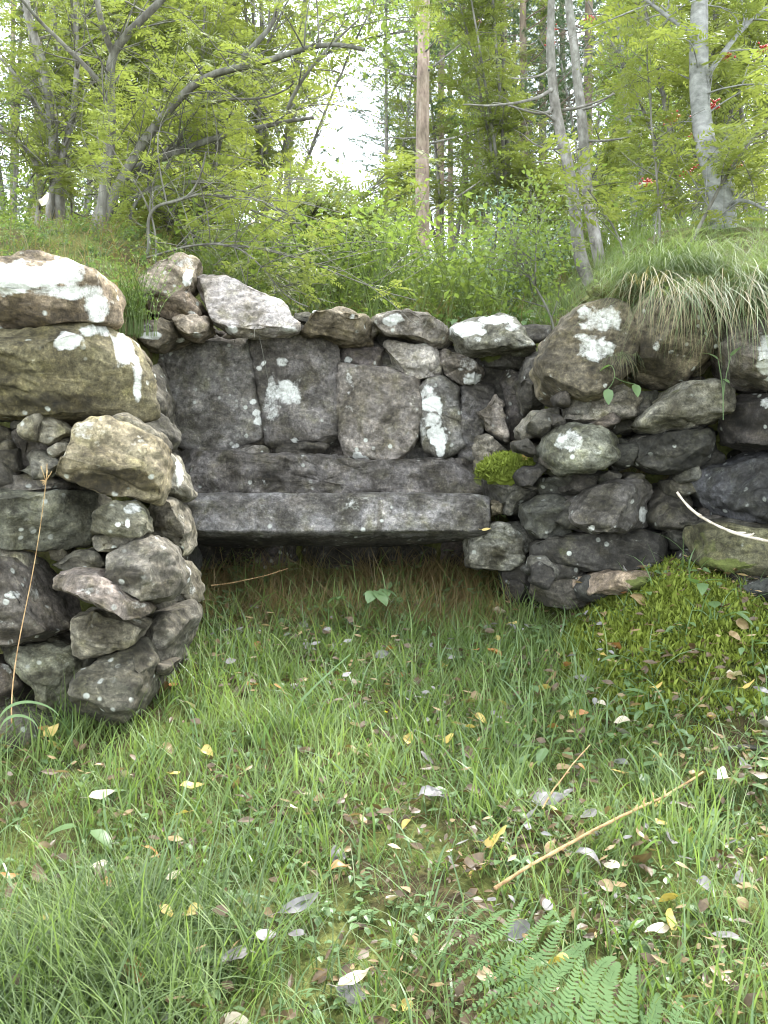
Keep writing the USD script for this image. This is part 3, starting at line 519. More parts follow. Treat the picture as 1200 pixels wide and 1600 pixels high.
# --- the right hand wall
WR = np.array([1.1, 4.0, 1.1])
wall_c = thing("dry_stone_wall", "shaded dry stone wall of rounded dark boulders under overhanging grass, beside the seat", "stone wall", WR)
SHADE[wall_c] = np.array([.62, .60, .56])                                  # wet dark rock, with the wall's shade put into its tint
RIGHT = [
 ("stone", [(838,575),(853,532),(890,490),(930,474),(966,490),(988,530),(978,580),(932,622),(882,637),(850,618)], 3.8, .5, "brown", 301, [("l",940,500,40,24,.7),("l",930,540,34,22,.65),("l",915,487,14,8,.8),("s",880,610,40,14,.5)], dict(ef=.6,ed=.6,facets=4)),
 ("stone", [(966,545),(985,490),(1030,445),(1095,465),(1132,520),(1145,580),(1060,608),(1010,602),(980,572)], 3.72, .55, "brown", 302, [("l",1026,540,7,9,.55),("l",1048,550,6,5,.5),("s",1060,560,90,60,.55)], dict(ef=.6,ed=.6)),
 ("stone", [(1132,545),(1160,500),(1230,485),(1340,490),(1340,600),(1180,607),(1145,592)], 3.55, .5, "grey", 303, [("l",1196,560,14,40,.95),("l",1175,540,20,40,.3)], {}),
 ("stone", [(878,655),(902,625),(958,603),(994,622),(984,652),(930,664)], 3.86, .35, "grey", 304, [("l",925,640,30,12,.3)], dict(facets=7)),
 ("stone", [(985,668),(1010,640),(1055,605),(1100,600),(1134,614),(1138,652),(1090,667),(1030,675)], 3.72, .4, "grey", 305, [("l",1080,630,20,14,.4),("m",1050,610,40,8,.45)], dict(facets=6)),
 ("stone", [(1136,622),(1200,602),(1340,600),(1340,705),(1200,700),(1145,692)], 3.6, .4, "black", 306, [("l",1196,630,8,10,.6)], {}),
 ("stone", [(808,668),(828,645),(865,638),(884,655),(850,682),(818,690)], 3.98, .35, "grey", 307, [("l",842,662,8,5,.6)], dict(res=SM)),
 ("stone", [(800,690),(835,685),(850,700),(845,740),(815,745)], 4.05, .3, "brown", 308, [], dict(res=SM)),
 ("stone", [(842,716),(850,686),(885,664),(930,667),(956,690),(958,720),(920,740),(868,742)], 3.8, .42, "grey", 309, [("l",890,688,24,16,.75),("l",930,705,14,8,.4)], dict(ef=.6,ed=.6,facets=4)),
 ("stone", [(984,706),(1000,680),(1060,674),(1116,680),(1124,702),(1092,732),(1030,740),(994,727)], 3.74, .4, "black", 310, [], dict(ef=.6,ed=.6)),
 ("stone", [(944,690),(985,684),(992,725),(962,735),(950,722)], 3.95, .3, "dark", 311, [], dict(res=SM)),
 ("stone", [(1064,742),(1110,718),(1200,700),(1340,700),(1340,822),(1150,818),(1090,797)], 3.6, .45, "blue", 312, [("l",1150,735,40,8,.25),("l",1110,760,20,8,.2)], dict(rough=.02)),
 ("stone", [(884,778),(930,758),(988,746),(1012,764),(1017,822),(980,832),(920,833),(885,812)], 3.76, .45, "slate", 313, [("l",1005,805,8,12,.9),("l",985,775,20,20,.3),("l",925,825,7,6,.8),("m",935,765,40,8,.4)], dict(facets=5,cuts=[(-.35,-.85,.4,.2),(.7,-.7,.1,.18),(0,-.3,.95,.08)])),
 ("stone", [(820,792),(850,770),(892,775),(890,837),(840,842),(820,822)], 3.9, .35, "dark", 314, [], {}),
 ("stone", [(838,742),(880,740),(960,738),(1000,745),(930,760),(890,776),(845,772)], 3.95, .3, "dark", 315, [("l",870,757,14,4,.3)], dict(res=SM)),
 ("stone", [(835,845),(900,834),(1000,830),(1072,834),(1075,862),(1000,884),(900,893),(842,888)], 3.82, .42, "black", 316, [("l",955,842,14,8,.35),("m",880,860,40,12,.35)], {}),
 ("stone", [(1078,842),(1090,822),(1120,817),(1165,826),(1340,845),(1340,885),(1150,894),(1095,882)], 3.55, .4, "green", 317, [("l",1120,850,30,20,.2),("m",1100,850,24,24,.5),("m",1120,885,70,12,.95)], dict(ef=.6)),
 ("stone", [(895,906),(945,893),(1035,892),(1040,906),(965,924),(905,924)], 3.72, .35, "warm", 318, [("m",1010,912,40,12,.9)], dict(res=SM)),
 ("stone", [(1155,918),(1200,904),(1340,900),(1340,950),(1185,945)], 3.4, .35, "blue", 319, [("l",1190,920,20,8,.35)], dict(res=SM)),
 ("stone", [(1012,760),(1068,748),(1085,800),(1062,828),(1018,824)], 3.86, .35, "dark", 320, [], dict(res=SM)),
 ("stone", [(758,747),(790,735),(830,740),(840,780),(822,803),(775,802),(762,777)], 4.06, .4, "dark", 321, [("m",795,742,40,16,1.0)], {}),
 ("stone", [(762,782),(786,783),(784,802),(768,806)], 4.12, .2, "warm", 322, [], dict(res=SM)),
 ("stone", [(830,640),(850,690),(845,830),(800,830),(790,740),(815,690)], 4.2, .35, "black", 323, [], dict(res=SM)),
 ("stone", [(830,830),(850,890),(850,960),(790,960),(780,890)], 4.2, .3, "black", 324, [], dict(res=SM)),
 ("stone", [(840,888),(900,892),(960,920),(900,950),(830,945)], 3.95, .3, "dark", 325, [], dict(res=SM)),
 ("stone", [(1070,812),(1130,812),(1340,822),(1340,850),(1160,832),(1085,840)], 3.66, .3, "dark", 326, [], dict(res=SM)),
 ("stone", [(970,660),(1000,668),(1130,660),(1130,684),(1000,690),(950,690)], 3.9, .3, "black", 327, [], dict(res=SM)),
 ("stone", [(820,560),(850,540),(850,640),(820,650),(805,600)], 4.25, .3, "dark", 328, [], dict(res=SM)),
 ("stone", [(1080,885),(1160,890),(1340,885),(1340,925),(1150,920),(1085,912)], 3.62, .35, "dark", 329, [], dict(res=SM)),
]
for nm, poly, d, T, tint, seed, blobs, kw in RIGHT:
    add_stone(wall_c, WR, nm, poly, d, T, tint, seed, blobs, **kw)

# small chinking stones wedged into the joints, deeper than the faces
def chinks(wall, loc, rects, d0, d1, n, tints, seed):
    rng = np.random.default_rng(seed)
    for k in range(n):
        u0, v0, u1, v1 = rects[rng.integers(0, len(rects))]
        u, v = rng.uniform(u0, u1), rng.uniform(v0, v1); a = rng.uniform(16, 38); b = a * rng.uniform(.45, .9); ph = rng.uniform(0, 1)
        th = np.sort(rng.uniform(0, 6.28, 7) * .25 + np.arange(7) * 6.28 / 7 * .9)
        tl = rng.normal(0, .3)
        pl = [(u + a * math.cos(t) * math.cos(tl) - b * math.sin(t) * math.sin(tl), v + a * math.cos(t) * math.sin(tl) + b * math.sin(t) * math.cos(tl)) for t in th + ph]
        add_stone(wall, loc, "chink_stone", pl, rng.uniform(d0, d1), .16, tints[rng.integers(0, len(tints))], seed + k, [], res=(30, 20), facets=5, rough=.008)
chinks(wall_a, WL, [(-40, 665, 110, 760), (0, 840, 280, 1060), (-40, 1000, 220, 1120)], 3.18, 3.3, 46, ["dark", "slate", "grey", "dark"], 2000)
chinks(wall_b, WB, [(240, 500, 840, 560), (500, 540, 840, 740), (280, 690, 780, 735)], 4.55, 4.62, 44, ["dark", "slate", "dark", "grey"], 3000)
chinks(wall_c, WR, [(820, 600, 1000, 760), (830, 740, 1090, 850), (960, 600, 1200, 740), (830, 860, 1100, 930), (1060, 700, 1220, 900)], 3.86, 3.98, 80, ["dark", "black", "slate", "dark"], 4000)

# ------------------------------------------------------------------ grass and small plants
def blades(n, r, L0, L1, th0, th1, w, rng, k=6, toward=None, spread=math.pi, bend=1.3):
    """n curved blades as strips; angle from upright runs from th0 to th1 along the blade."""
    mb = MB()
    for _ in range(n):
        a = rng.uniform(0, 2 * np.pi); rr = r * math.sqrt(rng.random())
        base = np.array([rr * math.cos(a), rr * math.sin(a), -0.015])
        az = (toward if toward is not None else rng.uniform(0, 2 * np.pi)) + rng.uniform(-spread, spread)
        Ln = rng.uniform(L0, L1)
        ta, tb = rng.uniform(*th0), rng.uniform(*th1)
        s = np.linspace(0, 1, k); th = ta + (tb - ta) * s ** bend
        ds = Ln / (k - 1)
        hx = np.r_[0, np.cumsum(np.sin(th[:-1]) * ds)]; hz = np.r_[0, np.cumsum(np.cos(th[:-1]) * ds)]
        dirv = np.array([math.cos(az), math.sin(az), 0]); sd = np.array([-math.sin(az), math.cos(az), 0])
        tw = rng.uniform(-0.6, 0.6)
        ctr = base + hx[:, None] * dirv + hz[:, None] * [0, 0, 1]
        ww = w * rng.uniform(0.6, 1.2) * np.clip(1 - s ** 1.8, 0.03, 1) * (0.7 + 0.3 * np.sin(s * np.pi))
        side = sd * math.cos(tw) + dirv * math.sin(tw)
        v = np.stack([ctr - side * ww[:, None] / 2, ctr + side * ww[:, None] / 2], 1).reshape(-1, 3)
        q = np.arange(k - 1) * 2
        mb.add(v, np.vstack([np.stack([q, q + 1, q + 3], 1), np.stack([q, q + 3, q + 2], 1)]))
    return mb.out()

def leaf_shape(Ln, W, k=5, fold=0.25, curl=0.3, tip=1.0, sharp=0.75, base=(0, 0, 0)):
    """An ovate leaf along +x, folded on its midrib and curled downwards."""
    s = np.linspace(0, 1, k + 1)
    w = W / 2 * np.sin(np.pi * s ** sharp) ** 0.8
    th = -curl * s
    x = np.r_[0, np.cumsum(np.cos(th[:-1])) * Ln / k]; z = np.r_[0, np.cumsum(np.sin(th[:-1])) * Ln / k]
    mid = np.stack([x, 0 * x, z], 1)
    a = mid + np.stack([0 * w, w, w * fold], 1); b = mid + np.stack([0 * w, -w, w * fold], 1)
    v = np.vstack([mid, a, b]); n = k + 1
    q = np.arange(k)
    f = np.vstack([np.stack([q, q + 1, n + q + 1], 1), np.stack([q, n + q + 1, n + q], 1), np.stack([q + 1, q, 2 * n + q], 1), np.stack([q + 1, 2 * n + q, 2 * n + q + 1], 1)])
    return v + np.asarray(base), f

def rot(ax, a):
    return trimesh.transformations.rotation_matrix(a, ax)[:3, :3]

def weed(rng, n, L0, L1, W, hmin, hmax, rad):
    mb = MB()
    for _ in range(n):
        az = rng.uniform(0, 2 * np.pi); h = rng.uniform(hmin, hmax); rr = rng.uniform(0.1, 1) * rad
        top = np.array([rr * math.cos(az), rr * math.sin(az), h])
        mb.add(*tube(spline([(0, 0, -0.01), top * [0.4, 0.4, 0.7], top], 4), 0.0011, 3, cap=False))
        Ln = rng.uniform(L0, L1)
        v, f = leaf_shape(Ln, Ln * W, 4, 0.2, rng.uniform(0.1, 0.6), sharp=0.6)
        v = v @ rot([0, 1, 0], rng.uniform(-0.4, 0.5)).T @ rot([0, 0, 1], az + rng.uniform(-0.6, 0.6)).T
        mb.add(v + top, f)
    return mb.out()

rg = np.random.default_rng(21)
short_tufts = [(blades(11, .055, .04, .12, (0.05, .9), (.3, 2.0), .0044, rg), "grass_green", False) for _ in range(5)]
mid_tufts = [(blades(8, .06, .10, .24, (0.05, .8), (.5, 2.3), .0068, rg, k=7), "grass_green", False) for _ in range(4)]
pale_tufts = [(blades(9, .06, .10, .24, (0.05, .8), (.6, 2.2), .0040, rg, k=7), "grass_long", False) for _ in range(3)]
dry_tufts = [(blades(14, .07, .08, .26, (.1, .9), (.7, 2.4), .0034, rg, k=6), "grass_dry", False) for _ in range(4)]
weeds = [(weed(rg, 6, .025, .045, .75, .02, .07, .06), "weed_leaf", False) for _ in range(3)] + [(weed(rg, 4, .04, .075, .5, .03, .10, .06), "weed_leaf", False) for _ in range(3)]

def wedge(n, y0, y1, rng, margin=.25):
    y = np.sqrt(rng.uniform(y0 ** 2, y1 ** 2, n)); x = rng.uniform(-1, 1, n) * (.386 * y + margin)
    return x, y
def front_ok(x, y):
    yw = np.where(x < -0.76, 3.2, np.where(x < .66, 4.66, 4.0 - .35 * sst(.9, 1.6, x)))
    return y < yw
def field(n, y0, y1, seed, dens=None):
    rng = np.random.default_rng(seed)
    x, y = wedge(n, y0, y1, rng)
    k = front_ok(x, y)
    if dens is not None: k &= rng.random(n) < dens(x, y)
    x, y = x[k], y[k]
    return np.stack([x, y, G(x, y)], 1), rng

patch = lambda x, y, s, sd: fbm(np.stack([x, y, 0 * x], -1) * s, 3, sd)
mossy = lambda x, y: sst(.55, .95, x) * sst(3.0, 3.45, y)             # the mound by the right hand wall
p1, q1 = field(4600, 1.35, 4.62, 31, lambda x, y: (0.42 + 0.58 * sst(.38, .55, patch(x, y, 2.2, 6))) * (1 - .8 * mossy(x, y)) * (1 - .55 * sst(.5, 1.2, x) * sst(2.5, 3.0, y)) * (1 - .75 * sst(4.1, 4.3, y) * (x < .5)))
p2, q2 = field(2800, 1.35, 4.45, 32, lambda x, y: (sst(.42, .6, patch(x, y, 1.8, 16)) * .9 + .1 + .5 * sst(3.4, 3.9, y) * (np.abs(x) < .7)) * (1 - mossy(x, y)) * (1 - .7 * sst(.45, 1.1, x) * sst(2.4, 2.9, y)) * (1 - .8 * sst(4.12, 4.3, y)))
p3, q3 = field(1200, 1.35, 4.4, 33, lambda x, y: (.25 + .75 * sst(3.3, 3.9, y) * (np.abs(x) < .75)) * (1 - mossy(x, y)) * (1 - .8 * sst(4.12, 4.3, y)))
pos = np.vstack([p1, p2, p3]); pr = short_tufts + mid_tufts + pale_tufts
idx = np.r_[q1.integers(0, 5, len(p1)), 5 + q2.integers(0, 4, len(p2)), 9 + q3.integers(0, 3, len(p3))]
sc = np.r_[q1.uniform(.6, 1.15, len(p1)), q2.uniform(.6, 1.1, len(p2)), q3.uniform(.6, 1.05, len(p3))]
coarse = [(blades(3, .05, .14, .30, (0.1, .9), (.6, 2.2), .0085, rg, k=8), "weed_leaf", False) for _ in range(4)]
pc, qc = field(750, 1.35, 4.1, 34)
instancer("/World", "coarse_grass", coarse, pc, rand_quats(len(pc), .2), qc.uniform(.55, 1.0, len(pc)), label="single broad bright grass blades standing out of the short turf", cat="grass")
instancer("/World", "grass", pr, pos, rand_quats(len(pos), .12), sc, idx, label="short green grass covering the slope before the stone seat", cat="grass")
# the dense tussock, bottom corner
rng = np.random.default_rng(35)
tx = rng.normal(-.64, .17, 300); ty = rng.normal(1.95, .2, 300)
tp = np.stack([tx, ty, G(tx, ty)], 1)
tus = [(blades(13, .05, .14, .38, (0.05, .7), (1.0, 2.7), .0055, rg, k=8), m, False) for m in ("grass_dark", "grass_dark", "grass_green", "grass_dark")]
instancer("/World", "grass_tussock", tus, tp, rand_quats(300, .1), rng.uniform(.6, 1.0, 300), label="dense drooping dark green grass tussock below the near wall's foot", cat="grass")
# ground cover leaves
p4, q4 = field(2100, 1.35, 4.3, 36, lambda x, y: .25 + .75 * sst(.48, .6, patch(x, y, 1.6, 26)))
p5, q5 = field(260, 2.7, 4.1, 37, lambda x, y: sst(.35, .6, x) * .8)
pos = np.vstack([p4, p5])
instancer("/World", "ground_cover", weeds, pos, rand_quats(len(pos), .2), np.r_[q4.uniform(.28, .7, len(p4)), q5.uniform(.6, 1.25, len(p5))], label="low broad leaved weeds growing among the grass", cat="ground cover")
def litter_bits(rng):
    mb = MB()
    for _ in range(12):
        Ln = rng.uniform(.01, .038); v, f = leaf_shape(Ln, Ln * rng.uniform(.12, .6), 3, rng.uniform(-.3, .4), rng.uniform(-.8, .8))
        v = v @ rot([1, 0, 0], rng.normal(0, .5)).T @ rot([0, 1, 0], rng.normal(0, .35)).T @ rot([0, 0, 1], rng.uniform(0, 6.28)).T
        mb.add(v + [rng.normal(0, .05), rng.normal(0, .05), rng.uniform(.004, .06)], f)
    return mb.out()
litter = [(litter_bits(rg), m, False) for m in ("tan_leaf", "brown_leaf", "grey_leaf", "brown_leaf", "pale_leaf", "tan_leaf")]
p6, q6 = field(1200, 1.35, 4.3, 47, lambda x, y: .3 + .7 * sst(.45, .6, patch(x, y, 2.0, 56)) + .4 * sst(.3, 1.0, x))
instancer("/World", "leaf_litter", litter, p6, rand_quats(len(p6), .15), q6.uniform(.7, 1.4, len(p6)), q6.choice(6, len(p6), p=[.22, .36, .06, .26, .0, .10]), label="small crumbs of dead leaf and straw scattered between the grass", cat="leaf litter")
# dead and dry stalks below the seat
rng = np.random.default_rng(38)
n = 1000; x = rng.uniform(-.85, .5, n); y = 4.02 + .68 * rng.random(n) ** 1.2
instancer("/World", "dry_grass", dry_tufts + [dry_tufts[0], dry_tufts[1], dry_tufts[2], mid_tufts[1], weeds[1]], np.stack([x, y, G(x, y)], 1), rand_quats(n, .4), rng.uniform(.6, 1.35, n) * np.where(y < 4.10, .6, 1), label="brown dead grass and bracken filling the gap below the seat", cat="dry grass")
# moss
def moss_tuft(rng):
    mb = MB()
    for _ in range(26):
        a = rng.uniform(0, 2 * np.pi); r = .028 * math.sqrt(rng.random()); h = rng.uniform(.006, .02)
        v, f = leaf_shape(h * 1.5, h * .45, 2, .2, .4)
        v = v @ rot([0, 1, 0], -rng.uniform(.3, 1.5)).T @ rot([0, 0, 1], rng.uniform(0, 6.28)).T
        mb.add(v + [r * math.cos(a), r * math.sin(a), rng.uniform(-.004, .006)], f)
    return mb.out()
mosses = [(moss_tuft(rg), "moss_green", False) for _ in range(4)]
rng = np.random.default_rng(39)
x = rng.uniform(.6, 1.75, 7500); y = rng.uniform(2.9, 3.95, 7500)
k = rng.random(7500) < mossy(x, y) * sst(.40, .52, patch(x, y, 3.5, 44)) ; x, y = x[k], y[k]
instancer("/World", "moss", mosses, np.stack([x, y, G(x, y) + .004], 1), rand_quats(len(x), .3), rng.uniform(.7, 1.5, len(x)), label="yellow green moss carpet on the mound at the shaded wall's foot", cat="moss")

def scrub_sprig(rng):
    mb = MB()
    for _ in range(26):
        Ln = rng.uniform(.012, .026); v, f = leaf_shape(Ln, Ln * .55, 2, .2, .4)
        mb.add(v @ rot([0, 1, 0], rng.uniform(-1, .6)).T @ rot([0, 0, 1], rng.uniform(0, 6.28)).T + rng.normal(0, 1, 3) * [.045, .045, .03] + [0, 0, .06], f)
    return mb.out()
scrub = [(scrub_sprig(rg), "shrub_leaf", False) for _ in range(2)]
# grass on the banks above the walls
rng = np.random.default_rng(40)
def bank(n, x0, x1, y0, y1, seed, tufts, sc, label, name, keep=None, tilt=.15, cat="grass"):
    rng = np.random.default_rng(seed)
    x = rng.uniform(x0, x1, n); y = rng.uniform(y0, y1, n)
    if keep is not None:
        k = keep(x, y); x, y = x[k], y[k]
    return instancer("/World", name, tufts, np.stack([x, y, G(x, y)], 1), rand_quats(len(x), tilt, rng), rng.uniform(*sc, len(x)), label=label, cat=cat)
bank(1500, -2.5, -.62, 3.65, 6.4, 41, [short_tufts[0], (blades(14, .06, .05, .13, (.1, .9), (.5, 2.0), .004, rg), "grass_dark", False), (blades(14, .06, .05, .15, (.1, .9), (.5, 2.0), .004, rg), "grass_dark", False), scrub[0], scrub[1], dry_tufts[0], weeds[0]], (.6, 1.05), "mixed grass and weeds on the bank above the boulder wall", "bank_grass", lambda x, y: (y > 3.65 + (x > -1.02) * 1.1))
bank(1000, .75, 2.9, 4.3, 6.6, 42, [(blades(14, .06, .08, .2, (.1, .9), (.8, 2.3), .004, rg), "grass_dark", False), pale_tufts[1], pale_tufts[2], short_tufts[3]], (.5, .95), "tall soft grass on the bank above the shaded wall", "bank_grass")
bank(420, -.75, .85, 4.98, 6.2, 43, [short_tufts[1], dry_tufts[1], pale_tufts[0], weeds[3], weeds[1]], (.8, 1.5), "thin grass and weeds just behind the row of capstones", "bank_grass")
# the overhanging fringe on the right
hang = [(blades(22, .08, .20, .52, (.3, 1.5), (2.2, 3.05), .0034, rg, k=10, toward=-math.pi / 2, spread=1.15, bend=rg.uniform(.55, 1.0)), m, False) for m in ("grass_long", "grass_dark", "grass_long", "grass_dark")]
rng = np.random.default_rng(44)
n = 300
hu = rng.uniform(955, 1330, n)
hv = np.interp(hu, [955, 1000, 1060, 1120, 1200, 1330], [478, 446, 432, 440, 452, 470]) + rng.normal(0, 22, n)
hd = np.interp(hu, [955, 1060, 1200, 1330], [3.95, 3.74, 3.6, 3.5]) + rng.uniform(0, .3, n)
hp = np.array([P(a, b, c) for a, b, c in zip(hu, hv, hd)]); hp[:, 2] += (hd - 3.75) * .14
yaw = qaxis((0, 0, 1), rng.normal(0, .55, n))
instancer("/World", "overhanging_grass", hang, hp, yaw, rng.uniform(.35, .85, n), label="long pale grass drooping over the top of the shaded wall", cat="grass")
hl = [(blades(12, .07, .35, .75, (.5, 1.2), (2.7, 3.1), .0034, rg, k=14, toward=-math.pi / 2, spread=.9, bend=.42), m, False) for m in ("grass_long", "grass_dark", "grass_long", "grass_straw")]
n = 40
hu = np.r_[rng.uniform(1080, 1230, 28), rng.uniform(975, 1090, 12)]; hd = rng.uniform(3.5, 3.7, n)
hp = np.array([P(a, 455 + rng.normal(0, 16), c) for a, c in zip(hu, hd)])
instancer("/World", "hanging_straw", hl, hp, qaxis((0, 0, 1), rng.normal(0, .3, n)), rng.uniform(.4, .85, n), label="dry straw strands hanging far down over the shaded boulders", cat="straw")
hp = np.array([P(970 + rng.normal(0, 9), 560 + rng.normal(0, 6), 3.8) for _ in range(7)])
instancer("/World", "hanging_straw", hl, hp, qaxis((0, 0, 1), rng.normal(0, .4, 7)), rng.uniform(.2, .32, 7), label="little tuft of dry grass hanging between two round boulders", cat="straw")
# a turf cushion that carries it
mb = MB()
s = trimesh.creation.icosphere(4)
v = s.vertices * [.62, .30, .13]
v += (fbm(s.vertices * 3, 3, 5)[:, None] - .5) * .22 * s.vertices
turf = np.array([1.45, 4.12, 2.36])
tf = thing("turf_cushion", "hump of dark turf bulging over the shaded wall's top edge", "turf", turf)
part(tf, "turf", (v, s.faces), "soil", True)

# ------------------------------------------------------------------ single plants near the seat
def lobed_leaf(r, rng):
    """A palmate five lobed leaf lying in xy with its stalk at the origin, drooping at the tips."""
    mb = MB()
    for k, a in enumerate((-1.9, -.95, 0, .95, 1.9)):
        Ln = r * (1.0, 1.0, 1.15, 1.0, 1.0)[k] * (.62 if abs(a) > 1.5 else 1)
        v, f = leaf_shape(Ln, Ln * .62, 6, .12, .75 + rng.uniform(-.15, .25), sharp=.85)
        mb.add(v @ rot([0, 0, 1], a).T, f)
    return mb.out()
rng = np.random.default_rng(50)
b = on_ground(565, 985)
t = thing("maple_seedling", "pale green seedling with lobed leaves standing before the gap under the seat", "seedling", b)
for (u, v, d, r, az) in ((585, 925, b[1] - .03, .085, -.9), (530, 932, b[1] - .02, .06, 2.7), (600, 921, b[1] + .04, .06, -.2), (548, 965, b[1] - .05, .05, 2.0)):
    e = P(u, v, d) - b
    part(t, "stem", tube(spline([(0, 0, 0), e * [.3, .3, .6], e], 6), .0018, 5), "weed_leaf")
    lv, lf = lobed_leaf(r, rng)
    lv = lv @ rot([0, 1, 0], .25).T @ rot([0, 0, 1], az).T
    part(t, "leaf", (lv + e, lf), "weed_leaf", True)

def leafy_plant(name, label, cat, u, v, specs, mat="weed_leaf", group=None, seed=0, on=None):
    rng = np.random.default_rng(seed)
    b = on_ground(u, v) if on is None else np.asarray(on, float)
    t = thing(name, label, cat, b, group)
    for (du, dv, Ln, W, az, pitch) in specs:
        e = P(u + du, v + dv, b[1] + rng.uniform(-.03, .03)) - P(u, v, b[1])
        part(t, "stem", tube(spline([(0, 0, -.01), e * [.4, .4, .7], e], 5), .0014, 4), mat)
        lv, lf = leaf_shape(Ln, Ln * W, 6, .2, rng.uniform(.2, .7), sharp=.7)
        lv = lv @ rot([0, 1, 0], pitch).T @ rot([0, 0, 1], az).T
        part(t, "leaf", (lv + e, lf), mat, True)
    return t
leafy_plant("weed", "cluster of blue green oval leaves beside the moss mound", "plant", 1020, 1075, [(-50, -50, .08, .5, 3.4, .1), (-15, -60, .07, .5, .3, .1), (20, -45, .08, .45, -.3, .2), (40, -20, .09, .5, -.1, .2), (-35, 5, .085, .5, 3.6, .3), (10, -5, .08, .45, -.7, .3), (65, -60, .06, .6, .2, .1)], seed=51)
leafy_plant("weed", "low plant with two broad leaves right of the pale twig", "plant", 1050, 1210, [(-15, -15, .06, .7, 3.0, .1), (15, -8, .065, .65, -.6, .3), (-30, -25, .05, .6, 2.6, .1)], seed=52)
leafy_plant("weed", "wide leaved plant in the tussock with one large drooping leaf", "plant", 130, 1340, [(-10, -48, .09, .55, 3.3, .1), (12, -42, .08, .6, -.4, .3), (20, -5, .09, .6, -.9, .5), (-45, 10, .05, .7, 2.5, .2), (60, 20, .10, .4, -.2, .2)], seed=53)
leafy_plant("weed", "patch of broad green leaves in front of the dark fallen leaf", "plant", 300, 1520, [(-30, -10, .07, .55, 3.2, .2), (10, -22, .075, .55, .2, .2), (40, -5, .06, .7, -.5, .4), (-10, 20, .07, .6, -1.6, .4), (60, 30, .05, .7, .4, .2)], seed=54)
leafy_plant("weed", "pale single leaf seedling above the grass before the seat", "plant", 590, 1165, [(-8, -14, .06, .8, 2.8, .2), (8, -4, .05, .7, -.8, .4)], seed=55)
leafy_plant("weed", "pair of grey green leaves low beside the pointed pale leaf", "plant", 860, 1010, [(-10, -10, .06, .5, 3.1, .1), (25, -8, .06, .45, 0, .2)], seed=56)
leafy_plant("weed", "small bright leaves sprouting between the round grass topped boulders", "plant", 960, 580, [(-5, -14, .05, .9, 2.9, .3), (-10, 22, .07, .55, -1.7, 1.1), (32, 15, .06, .6, -1.4, 1.0)], seed=57, on=P(960, 585, 3.78))
leafy_plant("weed", "young stem with upright leaves hanging over the shaded wall", "plant", 1130, 650, [(-8, -90, .08, .3, 2.2, -.7), (12, -95, .08, .3, .6, -.7), (0, -60, .06, .3, -1.5, .3)], seed=58, on=P(1130, 652, 3.6))
leafy_plant("weed", "tiny bright sprout on the mossy stone by the seat", "plant", 806, 712, [(0, -18, .04, .5, 1.5, -.6), (5, -8, .03, .6, -.3, 0)], seed=59, on=P(806, 716, 4.08))

# moss cushion on the stone next to the seat
mc = P(797, 738, 4.15)
t = thing("moss_cushion", "bright green moss cushion on the dark stone beside the seat back", "moss", mc)
s = trimesh.creation.icosphere(4)
v = s.vertices * [.115, .10, .06]; v += (fbm(s.vertices * 4, 3, 6)[:, None] - .5) * .05 * s.vertices
part(t, "cushion", (v, s.faces), "moss_green", True)
rng = np.random.default_rng(60)
k = rng.integers(0, len(v), 700)
k = k[s.vertices[k, 2] > -.4]
instancer(t, "moss_sprigs", mosses, v[k], rand_quats(len(k), .6), rng.uniform(.6, 1.1, len(k)))

# dark evergreen tuft in the corner above the near wall
b = P(205, 505, 4.0)
t = thing("heather_tuft", "dark green heather tuft growing between the near wall and the pointed stone", "heather", b)
rng = np.random.default_rng(61)
hs = MB()
for _ in range(70):
    az = rng.uniform(0, 6.28); h = rng.uniform(.1, .3); o = rng.normal(0, .035, 2)
    pts = spline([(o[0], o[1], -.05), (o[0] + .03 * math.cos(az), o[1] + .03 * math.sin(az), h * .5), (o[0] + .12 * math.cos(az), o[1] + .12 * math.sin(az) - .03, h)], 9)
    hs.add(*tube(pts, np.linspace(.0016, .0008, 9), 3, cap=False))
    for q in pts[2:]:
        for _ in range(5):
            v, f = leaf_shape(rng.uniform(.012, .022), .0035, 2, .1, .3)
            hs.add(v @ rot([0, 1, 0], -rng.uniform(.2, 1.1)).T @ rot([0, 0, 1], rng.uniform(0, 6.28)).T + q, f)
part(t, "foliage", hs.out(), "grass_green", kind="stuff")

